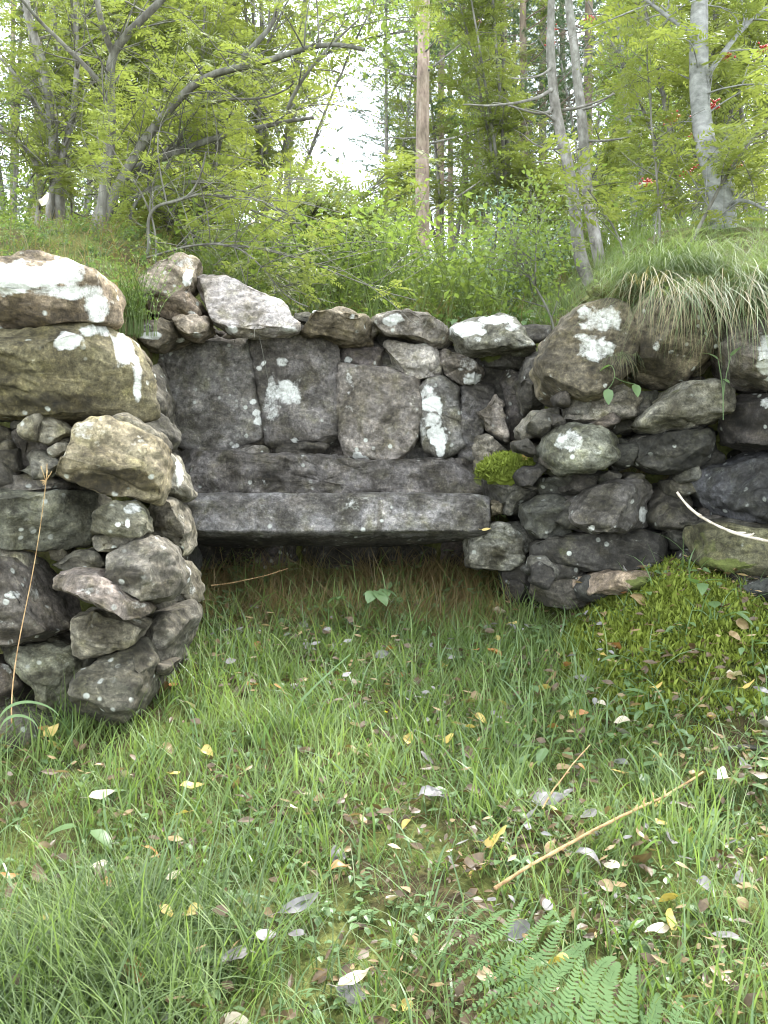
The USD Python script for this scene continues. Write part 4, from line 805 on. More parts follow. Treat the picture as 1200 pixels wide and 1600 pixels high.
# the fern
def frond(t, base, path, nl, r0, seed, droop=.2):
    rng = np.random.default_rng(seed)
    pts = spline([np.asarray(p) - base for p in path], 60)
    fr = part(t, "frond", tube(pts, np.linspace(.0028, .0007, 60), 6), "fern_green", True)
    tan = np.gradient(pts, axis=0); tan /= np.linalg.norm(tan, axis=1, keepdims=True)
    for k in range(nl):
        s = .03 + .95 * k / (nl - 1)
        q = int(s * 59); o, tg = pts[q], tan[q]
        upv = np.array([0, -.35, 1.0]); sd = np.cross(tg, upv); sd /= np.linalg.norm(sd); nrm = np.cross(sd, tg)
        Ln = r0 * (np.sin(np.pi * min(1, (s + .22) / 1.24)) ** .8) * (1.03 - s) ** .45 * 1.25 + .006
        for sg in (-1, 1):
            mb = MB(); m = 15; dk = rng.uniform(.2, 1.9)
            dirv = sd * sg * .93 + tg * (.38 + rng.normal(0, .05)); dirv /= np.linalg.norm(dirv)
            for e in range(m):
                w = (e + .5) / m
                c = o + dirv * Ln * w - nrm * Ln * (.10 + droop * dk) * w * w + nrm * rng.normal(0, .0006)
                if e == 0: mb.add(*tube([o, o + dirv * Ln * .5 - nrm * Ln * .07, o + dirv * Ln - nrm * Ln * (.1 + droop * dk)], [.0009, .0007, .0004], 3, cap=False))
                wl = Ln * .105 * (1 - w) ** .55 + .001
                along = np.cross(nrm, dirv)
                for sg2 in (-1, 1):
                    a = along * sg2 * .92 + dirv * .45; a /= np.linalg.norm(a)
                    hw = Ln / m * .40
                    mb.add(np.array([c - dirv * hw * .8, c + a * wl * .6 - dirv * hw * .75, c + a * wl, c + a * wl * .6 + dirv * hw * .55, c + dirv * hw * .8]) + nrm * rng.normal(0, .0005), [[0, 1, 2], [0, 2, 3], [0, 3, 4]])
            part(fr, "pinna", mb.out(), "fern_green")
fb = np.array([.52, 1.62, float(G(.52, 1.62))])
fern = thing("fern", "pale green fern with feathery arching fronds in the foreground grass", "fern", fb)
frond(fern, fb, [fb, P(1010, 1660, 1.72), P(945, 1590, 1.78), P(860, 1510, 1.88), P(760, 1445, 2.0), P(690, 1420, 2.1), P(620, 1416, 2.17)], 18, .20, 70)
frond(fern, fb, [fb, P(985, 1680, 1.68), P(890, 1592, 1.75), P(840, 1545, 1.80), P(760, 1505, 1.88), P(650, 1478, 1.98)], 15, .17, 71)
frond(fern, fb, [fb, P(1060, 1660, 1.62), P(1055, 1600, 1.64), P(1075, 1572, 1.68), P(1120, 1560, 1.74)], 16, .07, 72)

# tall flowering stem and bent blades by the near wall
b = on_ground(18, 1125)
st = thing("wild_grass", "tall thin dry grass stem standing before the boulder wall", "grass", b)
part(st, "stem", tube(spline([P(u, v, d) - b for u, v, d in ((18, 1130, 2.75), (30, 1000, 2.74), (50, 900, 2.73), (66, 800, 2.72), (72, 752, 2.72))], 20), np.linspace(.0019, .0011, 20), 5), "stick_tan", True)
mb = MB(); rng = np.random.default_rng(73)
for _ in range(14):
    e = P(72 + rng.normal(0, 5), 748 + rng.normal(-4, 10), 2.72) - b
    mb.add(*tube([P(72, 752, 2.72) - b, e], [.0008, .0012], 3))
part(st, "seed_head", mb.out(), "stick_tan")
for lab, pts in (("wide bright grass blade arching at the foot of the boulder wall", ((0, 1120, 2.6), (30, 1098, 2.6), (65, 1100, 2.62), (92, 1118, 2.64))),
                 ("lower bent grass blade curling below the boulder wall", ((0, 1140, 2.58), (25, 1118, 2.58), (50, 1125, 2.6), (60, 1148, 2.6))),
                 ("pale straight grass blade leaning across the middle of the lawn", ((470, 1095, 2.9), (505, 1060, 2.9), (548, 1022, 2.92)))):
    w = spline([P(*q) for q in pts], 14); b = w[0]
    sd = np.array([0, .35, .94]) * np.linspace(.0105, .003, 14)[:, None] / 2
    v = np.stack([w - b - sd, w - b + sd], 1).reshape(-1, 3); q = np.arange(13) * 2
    t = thing("wild_grass", lab, "grass", b)
    part(t, "blade", (v, np.vstack([np.stack([q, q + 1, q + 3], 1), np.stack([q, q + 3, q + 2], 1)])), "weed_leaf", True)

# yellow flower
b = on_ground(603, 1122)
t = thing("buttercup", "tiny yellow flower in the middle of the grass", "flower", b)
e = P(603, 1112, b[1] - .02) - b
part(t, "stem", tube([(0, 0, 0), e], .001, 4), "weed_leaf")
s = trimesh.creation.icosphere(2, .007); part(t, "petals", (s.vertices * [1, 1, .6] + e, s.faces), "petal_yellow", True)

# sticks
def stick(name, label, pts, r0, r1, mat, knots=3, seed=0):
    rng = np.random.default_rng(seed)
    w = spline([np.asarray(p) for p in pts], 40); b = w[0].copy()
    w = w - b + (np.stack([fbm(w * 14 + 7 * k, 2, seed + k) for k in range(3)], -1) - .5) * .006
    r = np.linspace(r0, r1, 40) * (1 + .12 * rng.normal(0, 1, 40).clip(-1, 1.5))
    t = thing(name, label, "twig", b)
    part(t, "stem", tube(w, r, 8), mat, True)
    for _ in range(knots):
        k = rng.integers(6, 36); tw_ = w[k + 1] - w[k]
        part(t, "stub", tube([w[k], w[k] + rng.normal(0, .009, 3) + tw_ * .8 + [0, 0, .008]], [r[k] * 1.25, r[k] * .45], 6), mat)
def gp(u, v, h): return on_ground(u, v, 0) + [0, 0, h]
def line_on(us, hs):
    return [gp(u, v, h) for (u, v), h in zip(us, hs)]
stick("fallen_twig", "long straight tan twig lying across the grass behind the fern", line_on([(772, 1440), (880, 1380), (980, 1325), (1060, 1280), (1098, 1258)], [.075, .085, .085, .085, .09]), .0046, .0028, "stick_tan", 8, 3)
stick("fallen_twig", "thin pale twig between the grey and white leaves in the grass", line_on([(848, 1300), (890, 1245), (922, 1212)], [.06, .08, .09]), .0025, .0017, "stick_tan", 1, 4)
stick("fallen_twig", "mossy brown root crossing the bare soil beside the grass", line_on([(1100, 1190), (1140, 1180), (1200, 1180), (1300, 1190)], [.0, .02, .02, .02]), .006, .009, "bark_dark", 2, 5)
stick("bare_stick", "curved pale peeled stick leaning on the shaded wall", [P(1058, 768, 3.52), P(1075, 790, 3.5), P(1105, 813, 3.44), P(1150, 833, 3.34), P(1205, 846, 3.22), P(1290, 850, 3.0)], .0040, .0062, "stick_pale", 6, 6)
stick("fallen_twig", "thin dead stalk lying in the gap under the seat", [P(330, 915, 4.2), P(390, 905, 4.24), P(450, 888, 4.28)], .003, .002, "stick_tan", 1, 7)

# ------------------------------------------------------------------ fallen leaves
def dead_leaf(Ln, W, rng):
    v, f = leaf_shape(Ln, W, 7, rng.uniform(-.2, .8), rng.uniform(-1.3, 1.5), sharp=rng.uniform(.65, .95))
    v[:, 2] += (fbm(v * 38 + rng.uniform(0, 9, 3), 2, 3) - .5) * Ln * .42
    v[:, 1] += .15 * Ln * np.sin(v[:, 0] / Ln * 2.2) * rng.uniform(-1, 1)
    mb = MB(); mb.add(v, f)
    mb.add(*tube([(0, 0, 0), (-Ln * .16, 0, .003), (-Ln * .3, .004, .002)], [.0009, .0007, .0006], 3))
    v, f = mb.out()
    return v - [Ln / 2, 0, 0], f
def place_leaf(u, v, px, ratio, ang, mat, label, group=None, seed=0, lift=.03, pitch=None):
    rng = np.random.default_rng(900 + seed)
    b = on_ground(u, v, lift)
    Ln = px / F * b[1]
    m, f = dead_leaf(Ln, Ln * ratio, rng)
    pitch = rng.uniform(-.35, .35) if pitch is None else pitch
    m = m @ rot([1, 0, 0], rng.uniform(-.5, .5) + .35).T @ rot([0, 1, 0], pitch).T @ rot([0, 0, 1], ang).T
    p = numbered("/World", "fallen_leaf")
    us = usdkit.mesh(stage, p, (m, f), L(mat), True)
    UsdGeom.Xformable(us).AddTranslateOp().Set(Gf.Vec3d(*map(float, b)))
    tag(us.GetPrim(), label, "fallen leaf", group)
KNOWN = [
 (780, 1352, 58, .55, -.5, "yellow_leaf", "large yellow fallen leaf just above the tan twig"),
 (683, 1272, 62, .42, -.15, "grey_leaf", "silvery grey oval leaf lying in the middle of the grass"),
 (785, 1285, 26, .6, 1.7, "pale_leaf", "small white leaf standing beside a brown curled leaf"),
 (866, 1248, 34, .5, 1.5, "pale_leaf", "pale cream leaf upright at the thin twig's end"),
 (880, 1228, 24, .8, .5, "tan_leaf", "round tan leaf touching the cream leaf by the thin twig"),
 (1135, 1248, 52, .6, .7, "pale_leaf", "cream and yellow leaf past the long twig's far end"),
 (468, 1452, 72, .3, .55, "grey_leaf", "long narrow silver leaf pointing up through the grass"),
 (275, 1416, 52, .6, -1.0, "pale_leaf", "cream heart shaped leaf lying near the tussock"),
 (465, 1298, 48, .38, 1.1, "pale_leaf", "pale folded leaf poking up out of the grass"),
 (160, 1277, 42, .5, .3, "pale_leaf", "white curled leaf above the wide leaved plant"),
 (1005, 958, 40, .6, -.2, "tan_leaf", "pale broken leaf at the edge of the moss mound"),
 (982, 948, 30, .45, -.4, "orange_leaf", "orange curled leaf touching the pale broken one near the moss"),
 (912, 962, 36, .6, .1, "grey_leaf", "blue grey curled leaf on the grass before the flat base stone"),
 (1028, 1103, 22, .6, .3, "yellow_leaf", "small golden leaf below the blue green plant"),
 (1115, 1153, 22, .4, -1.1, "yellow_leaf", "thin yellow leaf standing on the dark litter"),
 (1172, 1102, 24, .8, -.3, "yellow_leaf", "round golden leaf beside a white one near the frame edge"),
 (1190, 1106, 30, .4, -.7, "grey_leaf", "whitish narrow leaf next to the round golden leaf"),
 (948, 1050, 22, .5, .2, "yellow_leaf", "lemon yellow leaf among the grass by the blue green plant"),
 (703, 1185, 26, .6, -.2, "yellow_leaf", "cream yellow leaf flat on the central lawn"),
 (752, 1150, 24, .5, -.5, "yellow_leaf", "dull yellow leaf half sunk in the central grass"),
 (737, 1385, 60, .45, 1.2, "brown_leaf", "dark brown wet leaf beside the long twig's near end"),
 (860, 1285, 60, .5, .0, "grey_leaf", "grey lilac leaf below the thin pale twig"),
 (830, 1310, 50, .4, .3, "grey_leaf", "grey rumpled leaf left of the lilac one"),
 (925, 1372, 52, .5, -.2, "grey_leaf", "silver leaf lying just below the long tan twig"),
 (1048, 1352, 44, .6, 1.5, "grey_leaf", "mauve leaf upright in the grass right of the long twig"),
 (370, 1540, 66, .6, .4, "grey_leaf", "big dark slate grey leaf in the foreground grass"),
 (415, 1500, 40, .6, .8, "grey_leaf", "second slate grey leaf above the biggest one"),
 (555, 1588, 64, .5, .5, "pale_leaf", "broad beige leaf at the very front of the lawn"),
 (215, 1560, 66, .6, -.6, "orange_leaf", "rusty orange leaf heap piece at the front beside the tussock"),
 (265, 1465, 40, .5, -.2, "yellow_leaf", "yellow leaf tucked under a green weed leaf"),
 (240, 1362, 30, .5, -.1, "orange_leaf", "apricot leaf in the grass by the cream heart shaped leaf"),
 (272, 1348, 30, .6, .3, "tan_leaf", "tan crumpled leaf right of the apricot one"),
 (68, 1362, 22, .7, .3, "tan_leaf", "small peach leaf in the dark tussock"),
 (15, 1405, 30, .6, .5, "orange_leaf", "golden brown leaf caught in the tussock's edge"),
 (168, 1412, 26, .6, -.7, "orange_leaf", "salmon leaf standing in the tussock grass"),
 (80, 1172, 30, .6, 1.0, "yellow_leaf", "ochre leaf at the foot of the boulder wall"),
 (298, 1126, 28, .6, .6, "pale_leaf", "white leaf on grass near the boulder wall's corner"),
 (758, 1570, 28, .9, .2, "tan_leaf", "round pinkish tan leaf between the fern fronds"),
 (700, 1530, 34, .4, .1, "pale_leaf", "whitish green leaf under the fern's tip"),
 (530, 1392, 30, .6, .2, "orange_leaf", "copper leaf above the pale narrow leaves"),
 (1130, 1565, 44, .4, -.6, "tan_leaf", "pinkish leaf in the front grass right of the fern"),
 (1110, 1420, 44, .6, 0, "grey_leaf", "greyish leaf in the grass above the pinkish one"),
 (438, 1102, 26, .5, .4, "orange_leaf", "salmon orange leaf near the leaning pale blade"),
 (492, 980, 26, .6, -.4, "tan_leaf", "peach leaf in the grass under the seat"),
 (985, 1296, 28, .5, 1.4, "tan_leaf", "reddish leaf under the long twig's middle"),
]
for k, (u, v, px, ra, an, mt, lab) in enumerate(KNOWN):
    place_leaf(u, v, px, ra, an, mt, lab, seed=k, lift=.058)
rng = np.random.default_rng(80)
kinds = [("tan_leaf", "small tan fallen leaf half hidden in the grass", "small tan fallen leaves"), ("brown_leaf", "dark brown decaying leaf flat between the grass blades", "dark brown decaying leaves"),
         ("grey_leaf", "dull grey fallen leaf sunk into the grass", "dull grey fallen leaves"), ("pale_leaf", "little cream fallen leaf scattered on the lawn", "little cream fallen leaves"),
         ("yellow_leaf", "little yellow fallen leaf scattered on the lawn", "little yellow fallen leaves"), ("orange_leaf", "little rust coloured leaf scattered on the lawn", "little rust coloured leaves")]
cnt = 0
while cnt < 300:
    x, y = wedge(1, 1.8, 4.3, rng); x, y = float(x[0]), float(y[0])
    if not front_ok(x, y): continue
    w = .25 + .75 * float(sst(.1, .7, x)) 
    if rng.random() > w: continue
    if rng.random() < .8 * float(mossy(x, y)): continue
    u = 600 + x / y * F; v = 800 - (float(G(x, y)) - EYE) / y * F
    k = rng.choice(6, p=[.24, .26, .2, .12, .1, .08])
    place_leaf(u, v, rng.uniform(15, 38) * 2.9 / y, rng.uniform(.4, .75), rng.uniform(0, 6.28), kinds[k][0], kinds[k][1], kinds[k][2], seed=100 + cnt, lift=rng.uniform(.02, .075))
    cnt += 1
# odd leaves on the stones and bank
def leaf_at(p, Ln, ratio, ang, mat, label, pitch=0, roll=.4, seed=0):
    rng = np.random.default_rng(950 + seed); m, f = dead_leaf(Ln, Ln * ratio, rng)
    m = m @ rot([1, 0, 0], roll).T @ rot([0, 1, 0], pitch).T @ rot([0, 0, 1], ang).T
    q = numbered("/World", "fallen_leaf"); us = usdkit.mesh(stage, q, (m, f), L(mat), True)
    UsdGeom.Xformable(us).AddTranslateOp().Set(Gf.Vec3d(*map(float, p))); tag(us.GetPrim(), label, "fallen leaf")
leaf_at(P(819, 716, 4.08), .045, .7, .2, "yellow_leaf", "bright yellow leaf on the moss cushion by the seat back", roll=.9, seed=1)
leaf_at(P(760, 828, 4.09), .04, .4, -.2, "yellow_leaf", "yellow leaf at the end of the stone slab seat", roll=.8, seed=2)
leaf_at(P(72, 312, 4.55), .085, .8, -.5, "pale_leaf", "round cream leaf caught on the bank above the boulder wall", roll=1.2, seed=3)
leaf_at(P(978, 888, 3.66), .045, .6, .9, "grey_leaf", "whitish leaf on the flat base stone of the shaded wall", roll=1.0, seed=4)
leaf_at(P(395, 348, 5.6), .06, .5, 1.4, "pale_leaf", "single pale leaf hanging in the rowan twigs", roll=1.3, seed=5)

# ------------------------------------------------------------------ trees
def pinnate(rng, Ln=.13, pairs=6):
    mb = MB(); drp = rng.uniform(.3, 1.0)
    s = np.linspace(0, 1, pairs + 2)
    th = -drp * s
    ds = Ln / (pairs + 1)
    x = np.r_[0, np.cumsum(np.cos(th[:-1])) * ds]; z = np.r_[0, np.cumsum(np.sin(th[:-1])) * ds]
    for k in range(1, pairs + 2):
        o = np.array([x[k], 0, z[k]]); t = np.array([math.cos(th[k]), 0, math.sin(th[k])])
        for sg in ((-1, 1) if k <= pairs else (0,)):
            ll = Ln * .36 * rng.uniform(.8, 1.1) * (1 - .3 * abs(k / pairs - .6))
            d = t * (.45 if sg else 1) + np.array([0, sg * .9, -.12 + rng.normal(0, .15)]); d /= np.linalg.norm(d)
            w = np.cross(d, [0, 0, 1.0]); w /= np.linalg.norm(w); w = w * .92 + np.array([0, 0, rng.normal(0, .3)])
            mb.add(np.array([o, o + d * ll * .45 + w * ll * .17, o + d * ll, o + d * ll * .45 - w * ll * .17]), [[0, 1, 2], [0, 2, 3]])
    mb.add(np.array([[0, .0007, 0], [0, -.0007, 0], [x[-1], 0, z[-1]]]), [[0, 1, 2]])
    return mb.out()
def rowan_sprig(rng, n=6):
    mb = MB()
    for k in range(n):
        v, f = pinnate(rng, rng.uniform(.10, .16))
        az = k * 2.4 + rng.normal(0, .3)
        v = v @ rot([0, 1, 0], -rng.uniform(.0, .7)).T @ rot([0, 0, 1], az).T
        mb.add(v + [0, 0, rng.uniform(-.06, .04)], f)
    return mb.out()
def oval_sprig(rng, n=12, L0=.035, L1=.06, W=.6, spread=.12):
    mb = MB()
    for k in range(n):
        Ln = rng.uniform(L0, L1); v, f = leaf_shape(Ln, Ln * W, 2, .25, .5, sharp=.7)
        v = v @ rot([1, 0, 0], rng.normal(0, .5)).T @ rot([0, 1, 0], rng.uniform(-.5, 1.0)).T @ rot([0, 0, 1], rng.uniform(0, 6.28)).T
        mb.add(v + rng.normal(0, spread, 3) * [1, 1, .6], f)
    return mb.out()
rt = np.random.default_rng(90)
rowan_protos = [(rowan_sprig(rt), "rowan_leaf", False) for _ in range(4)]
birch_protos = [(oval_sprig(rt, 16), "birch_leaf", False) for _ in range(4)]

def auto_twigs(rng, branches, n, Lr, up=.25):
    """Side twigs of the given branches (points, radii): list of point arrays."""
    out = []
    w = np.array([np.linalg.norm(np.diff(b, axis=0), axis=1).sum() for b, _ in branches]); w = w / w.sum()
    for _ in range(n):
        b, r = branches[rng.choice(len(branches), p=w)]
        k = int(rng.uniform(.25, 1.0) * (len(b) - 2)); t = b[k + 1] - b[k]; t /= np.linalg.norm(t)
        d = t * .6 + rng.normal(0, .7, 3) + [0, 0, up]; d /= np.linalg.norm(d)
        Ln = rng.uniform(*Lr); s = np.linspace(0, 1, 6)[:, None]
        p = b[k] + d * Ln * s + rng.normal(0, .05, 3) * Ln * np.sin(s * 3) - np.array([0, 0, .18]) * Ln * s * s
        out.append((p, np.linspace(min(r[k] * .6, .0055), .0012, 6)))
    return out

def build_tree(name, label, cat, base, stems, protos, bark, n_twig, Lr, per_twig, seed, group=None, berries=(), crown_scale=(.8, 1.2), stem_sides=9, up=.25, sub=True, avoid=None, bare=0):
    """stems: list of (points in world, radius at foot, radius at tip); first is the trunk, the rest branches."""
    rng = np.random.default_rng(seed)
    t = thing(name, label, cat, base, group)
    br = []
    for k, (pts, r0, r1) in enumerate(stems):
        n = 26
        pts = [np.asarray(q, float) for q in pts]
        gz = float(G(pts[0][0], pts[0][1]))
        if gz - .02 < pts[0][2] < gz + .7 and pts[0][2] < pts[-1][2]:      # stems that start near the ground stand in it
            pts = [np.array([pts[0][0] + (pts[0][0] - pts[1][0]) * .1, pts[0][1], gz - .12])] + pts
        p = spline(pts, n)
        p = p + (np.stack([fbm(p * 3 + 5 * q, 3, seed + q) for q in range(3)], -1) - .5) * .05 * np.linspace(0.1, 1, n)[:, None]
        r = np.linspace(r0, r1, n) * (1 + .10 * (fbm(p * 9, 2, seed) - .5) * 2)
        part(t, "trunk" if k == 0 else "branch", (lambda m: (m[0] - base, m[1]))(tube(p, r, stem_sides)), bark, True)
        br.append((p, r))
    tw = auto_twigs(rng, br, n_twig, Lr, up)
    if sub: tw += auto_twigs(rng, tw, n_twig, (Lr[0] * .5, Lr[1] * .6), up)
    if tw:
        mb = MB()
        for p, r in tw: mb.add(*tube(p - base, r, 4, cap=False))
        part(t, "twigs", mb.out(), "bark_dark" if bark != "bark_silver" else bark, True, kind="stuff")
    if bare: tw_b = auto_twigs(rng, br, bare, (.25, .7), up); mb = MB(); [mb.add(*tube(p - base, r, 4, cap=False)) for p, r in tw_b + auto_twigs(rng, tw_b, bare * 2, (.12, .3), up)]; part(t, "twigs", mb.out(), "bark_dark", True, kind="stuff")
    pos = []
    for p, r in tw:
        for _ in range(per_twig if rng.random() < per_twig or per_twig >= 1 else 0):
            pos.append(p[rng.integers(2, 6)] + rng.normal(0, .05, 3))
    if pos and protos:
        pos = np.array(pos)
        if avoid is not None: pos = pos[~avoid(pos)]
        instancer(t, "crown", protos, pos - base, rand_quats(len(pos), .5, rng), rng.uniform(*crown_scale, len(pos)), rng.integers(0, len(protos), len(pos)))
    for p, s in berries:
        mb = MB(); ic = trimesh.creation.icosphere(1)
        for _ in range(34):
            mb.add(ic.vertices * .0062 + rng.normal(0, 1, 3) * [s, s, s * .6], ic.faces)
        v, f = mb.out(); part(t, "berry_cluster", (v + np.asarray(p) - base, f), "berry_red", True)
    return t, br

W = lambda *q: [P(*a) for a in q]
# left rowan with many leaning stems
base = P(160, 340, 5.4)
build_tree("rowan_tree", "many stemmed leaning rowan with yellow green leaves on the bank above the pointed stone", "tree", base, [
    (W((158, 365, 5.4), (168, 250, 5.4), (174, 165, 5.35), (178, 85, 5.3), (200, 55, 5.25), (250, 0, 5.2), (290, -60, 5.1)), .036, .016),
    (W((160, 350, 5.42), (200, 262, 5.4), (265, 170, 5.3), (320, 122, 5.2), (400, 100, 5.1), (470, 80, 5.0), (570, 76, 4.9)), .034, .010),
    (W((162, 340, 5.45), (205, 268, 5.5), (270, 240, 5.5), (340, 215, 5.45), (420, 195, 5.4), (490, 180, 5.3)), .030, .009),
    (W((155, 330, 5.5), (215, 270, 5.7), (300, 200, 5.8), (330, 150, 5.8), (420, 40, 5.8), (440, -40, 5.8)), .030, .012),
    (W((165, 345, 5.45), (225, 300, 5.5), (300, 285, 5.5), (380, 300, 5.4), (460, 340, 5.3)), .016, .005),
    (W((177, 85, 5.3), (160, 40, 5.2), (150, -30, 5.1)), .018, .012),
    (W((172, 150, 5.35), (110, 80, 5.2), (50, 20, 5.1), (20, -20, 5.0)), .014, .007),
    (W((235, 290, 5.5), (262, 260, 5.5), (300, 180, 5.4), (420, 150, 5.2), (460, 130, 5.1)), .012, .004),
    (W((450, 170, 5.1), (470, 130, 5.0), (500, 90, 4.95), (560, 30, 4.9)), .010, .004)],
    rowan_protos, "bark_dark", 62, (.18, .5), 1, 401, crown_scale=(.55, .9), bare=60)
# low dark twiggy rowan in front of it
base = P(220, 405, 4.9)
build_tree("rowan_sapling", "thin dark forked sapling leaning over the pointed stone of the wall", "sapling", base, [
    (W((216, 408, 4.9), (231, 395, 4.88), (233, 345, 4.86), (240, 330, 4.85), (290, 310, 4.8), (315, 270, 4.75), (320, 240, 4.7)), .010, .004),
    (W((236, 332, 4.86), (225, 305, 4.84), (190, 255, 4.8), (165, 200, 4.8)), .006, .003),
    (W((290, 310, 4.8), (340, 305, 4.75), (400, 330, 4.7), (470, 345, 4.65)), .007, .003),
    (W((210, 408, 4.85), (260, 395, 4.75), (320, 383, 4.65), (370, 388, 4.6), (420, 430, 4.55), (480, 480, 4.5)), .0065, .003),
    (W((350, 385, 4.65), (420, 392, 4.6), (520, 425, 4.6), (650, 468, 4.6)), .005, .002)],
    rowan_protos, "bark_dark", 30, (.12, .35), 1, 402, crown_scale=(.5, .8), bare=40)
# grey stems at far left
base = P(85, 310, 6.3)
build_tree("rowan_tree", "pale grey twin stemmed rowan behind the leaning one, above the big white capstone", "tree", base, [
    (W((92, 320, 6.3), (85, 230, 6.3), (72, 120, 6.3), (55, 60, 6.25), (40, -30, 6.2)), .042, .022),
    (W((62, 300, 6.35), (55, 255, 6.3), (20, 210, 6.2), (-40, 190, 6.1)), .022, .012),
    (W((95, 250, 6.3), (115, 180, 6.3), (120, 100, 6.2), (118, 0, 6.1), (125, -40, 6.1)), .026, .014),
    (W((80, 200, 6.3), (40, 140, 6.2), (0, 90, 6.1), (-30, 70, 6.1)), .014, .007),
    (W((90, 215, 6.3), (60, 160, 6.2), (20, 120, 6.2)), .010, .005)],
    rowan_protos, "bark_grey", 70, (.2, .55), 1, 403, crown_scale=(.6, 1.0), bare=40)
# the two slender trunks with dead side branches
base = P(938, 465, 5.9)
build_tree("slender_trunk", "slender leaning tree with bare dead side branches, the front one of a crossing pair", "tree", base, [
    (W((945, 470, 5.9), (905, 390, 5.9), (898, 320, 5.9), (885, 250, 5.9), (868, 170, 5.9), (862, 80, 5.9), (866, -40, 5.9)), .044, .020),
    (W((866, 165, 5.9), (830, 175, 5.8), (800, 165, 5.75), (770, 160, 5.7)), .010, .003),
    (W((866, 190, 5.9), (845, 175, 5.8), (820, 170, 5.75)), .008, .003),
    (W((868, 135, 5.9), (830, 155, 5.75), (780, 162, 5.6), (725, 160, 5.5)), .012, .004),
    (W((866, 100, 5.9), (840, 118, 5.8), (800, 120, 5.7)), .009, .003),
    (W((880, 172, 5.9), (930, 160, 5.8), (960, 145, 5.7)), .010, .004),
    (W((890, 260, 5.9), (860, 258, 5.8), (840, 255, 5.7)), .009, .004),
    (W((880, 230, 5.9), (845, 230, 5.8), (815, 210, 5.7)), .007, .003)],
    None, "bark_grey", 14, (.12, .3), 0, 404, sub=False)
base = P(940, 440, 6.5)
build_tree("slender_trunk", "straighter slender tree behind the leaning one of the crossing pair", "tree", base, [
    (W((942, 450, 6.5), (935, 400, 6.5), (918, 300, 6.5), (910, 200, 6.5), (902, 110, 6.5), (890, 20, 6.5), (884, -50, 6.5)), .042, .024),
    (W((906, 170, 6.5), (930, 165, 6.4), (965, 140, 6.3)), .011, .004),
    (W((912, 220, 6.5), (960, 218, 6.4), (1000, 210, 6.3)), .010, .004),
    (W((905, 130, 6.5), (935, 65, 6.4), (955, 65, 6.3)), .009, .003)],
    None, "bark_grey", 14, (.12, .3), 0, 405, sub=False)
# the smooth silver trunk at right
base = P(1132, 365, 5.1)
bs = [(P(u, v, d), s) for u, v, d, s in ((1050, 185, 5.4, .022), (1088, 210, 5.3, .02), (1078, 268, 5.3, .022), (1100, 250, 5.4, .024), (1090, 175, 5.4, .02), (1135, 90, 5.2, .016), (1150, 255, 5.2, .015), (1195, 75, 5.3, .02), (1012, 285, 5.5, .016), (1112, 165, 5.5, .02))]
tree_r, _ = build_tree("rowan_tree", "smooth silver curved trunk rising from the grassy bank, with red berries", "tree", base, [
    (W((1130, 372, 5.1), (1128, 320, 5.1), (1112, 260, 5.1), (1098, 200, 5.1), (1090, 110, 5.1), (1092, 40, 5.1), (1093, -60, 5.1)), .062, .040),
    (W((1128, 320, 5.1), (1142, 290, 5.15), (1138, 280, 5.2)), .034, .024),
    (W((1132, 330, 5.1), (1155, 312, 5.0), (1180, 318, 4.9), (1210, 330, 4.8)), .012, .005),
    (W((1095, 130, 5.1), (1150, 60, 5.2), (1220, -10, 5.3)), .016, .008),
    (W((1092, 60, 5.1), (1020, 10, 5.2), (960, -30, 5.2)), .014, .006)],
    rowan_protos, "bark_silver", 46, (.2, .6), 1, 406, berries=bs, stem_sides=14)
base = P(1070, 395, 4.9)
build_tree("sapling", "thin bare stem slanting across the silver trunk on the grassy bank", "sapling", base, [
    (W((1072, 392, 4.9), (1115, 310, 4.85), (1150, 250, 4.8), (1200, 190, 4.75), (1260, 120, 4.7)), .009, .005)], rowan_protos, "bark_dark", 8, (.15, .3), 1, 407)
base = P(1030, 395, 5.2)
build_tree("sapling", "upright thin sapling between the crossing pair and the silver trunk", "sapling", base, [
    (W((1028, 398, 5.2), (1030, 330, 5.2), (1022, 240, 5.2), (1015, 160, 5.2), (1010, 60, 5.2)), .008, .003),
    (W((1030, 320, 5.2), (1050, 270, 5.2), (1075, 230, 5.2)), .005, .002)], rowan_protos, "bark_dark", 16, (.15, .35), 1, 408, crown_scale=(.5, .8))
base = P(985, 400, 5.3)
build_tree("sapling", "thin leaning sapling beside the foot of the crossing pair", "sapling", base, [
    (W((975, 405, 5.3), (960, 360, 5.35), (930, 310, 5.4), (900, 240, 5.4)), .007, .003)], rowan_protos, "bark_dark", 5, (.12, .3), 1, 409)
base = P(848, 500, 4.95)
build_tree("sapling", "thin sapling leaning above the gap between capstone and boulder", "sapling", base, [
    (W((862, 500, 4.95), (845, 460, 4.95), (815, 405, 5.0), (800, 350, 5.05)), .007, .003), (W((838, 445, 4.95), (840, 380, 4.95), (850, 330, 5.0)), .005, .002)], birch_protos, "bark_dark", 44, (.12, .3), 1, 410, crown_scale=(.5, .8))

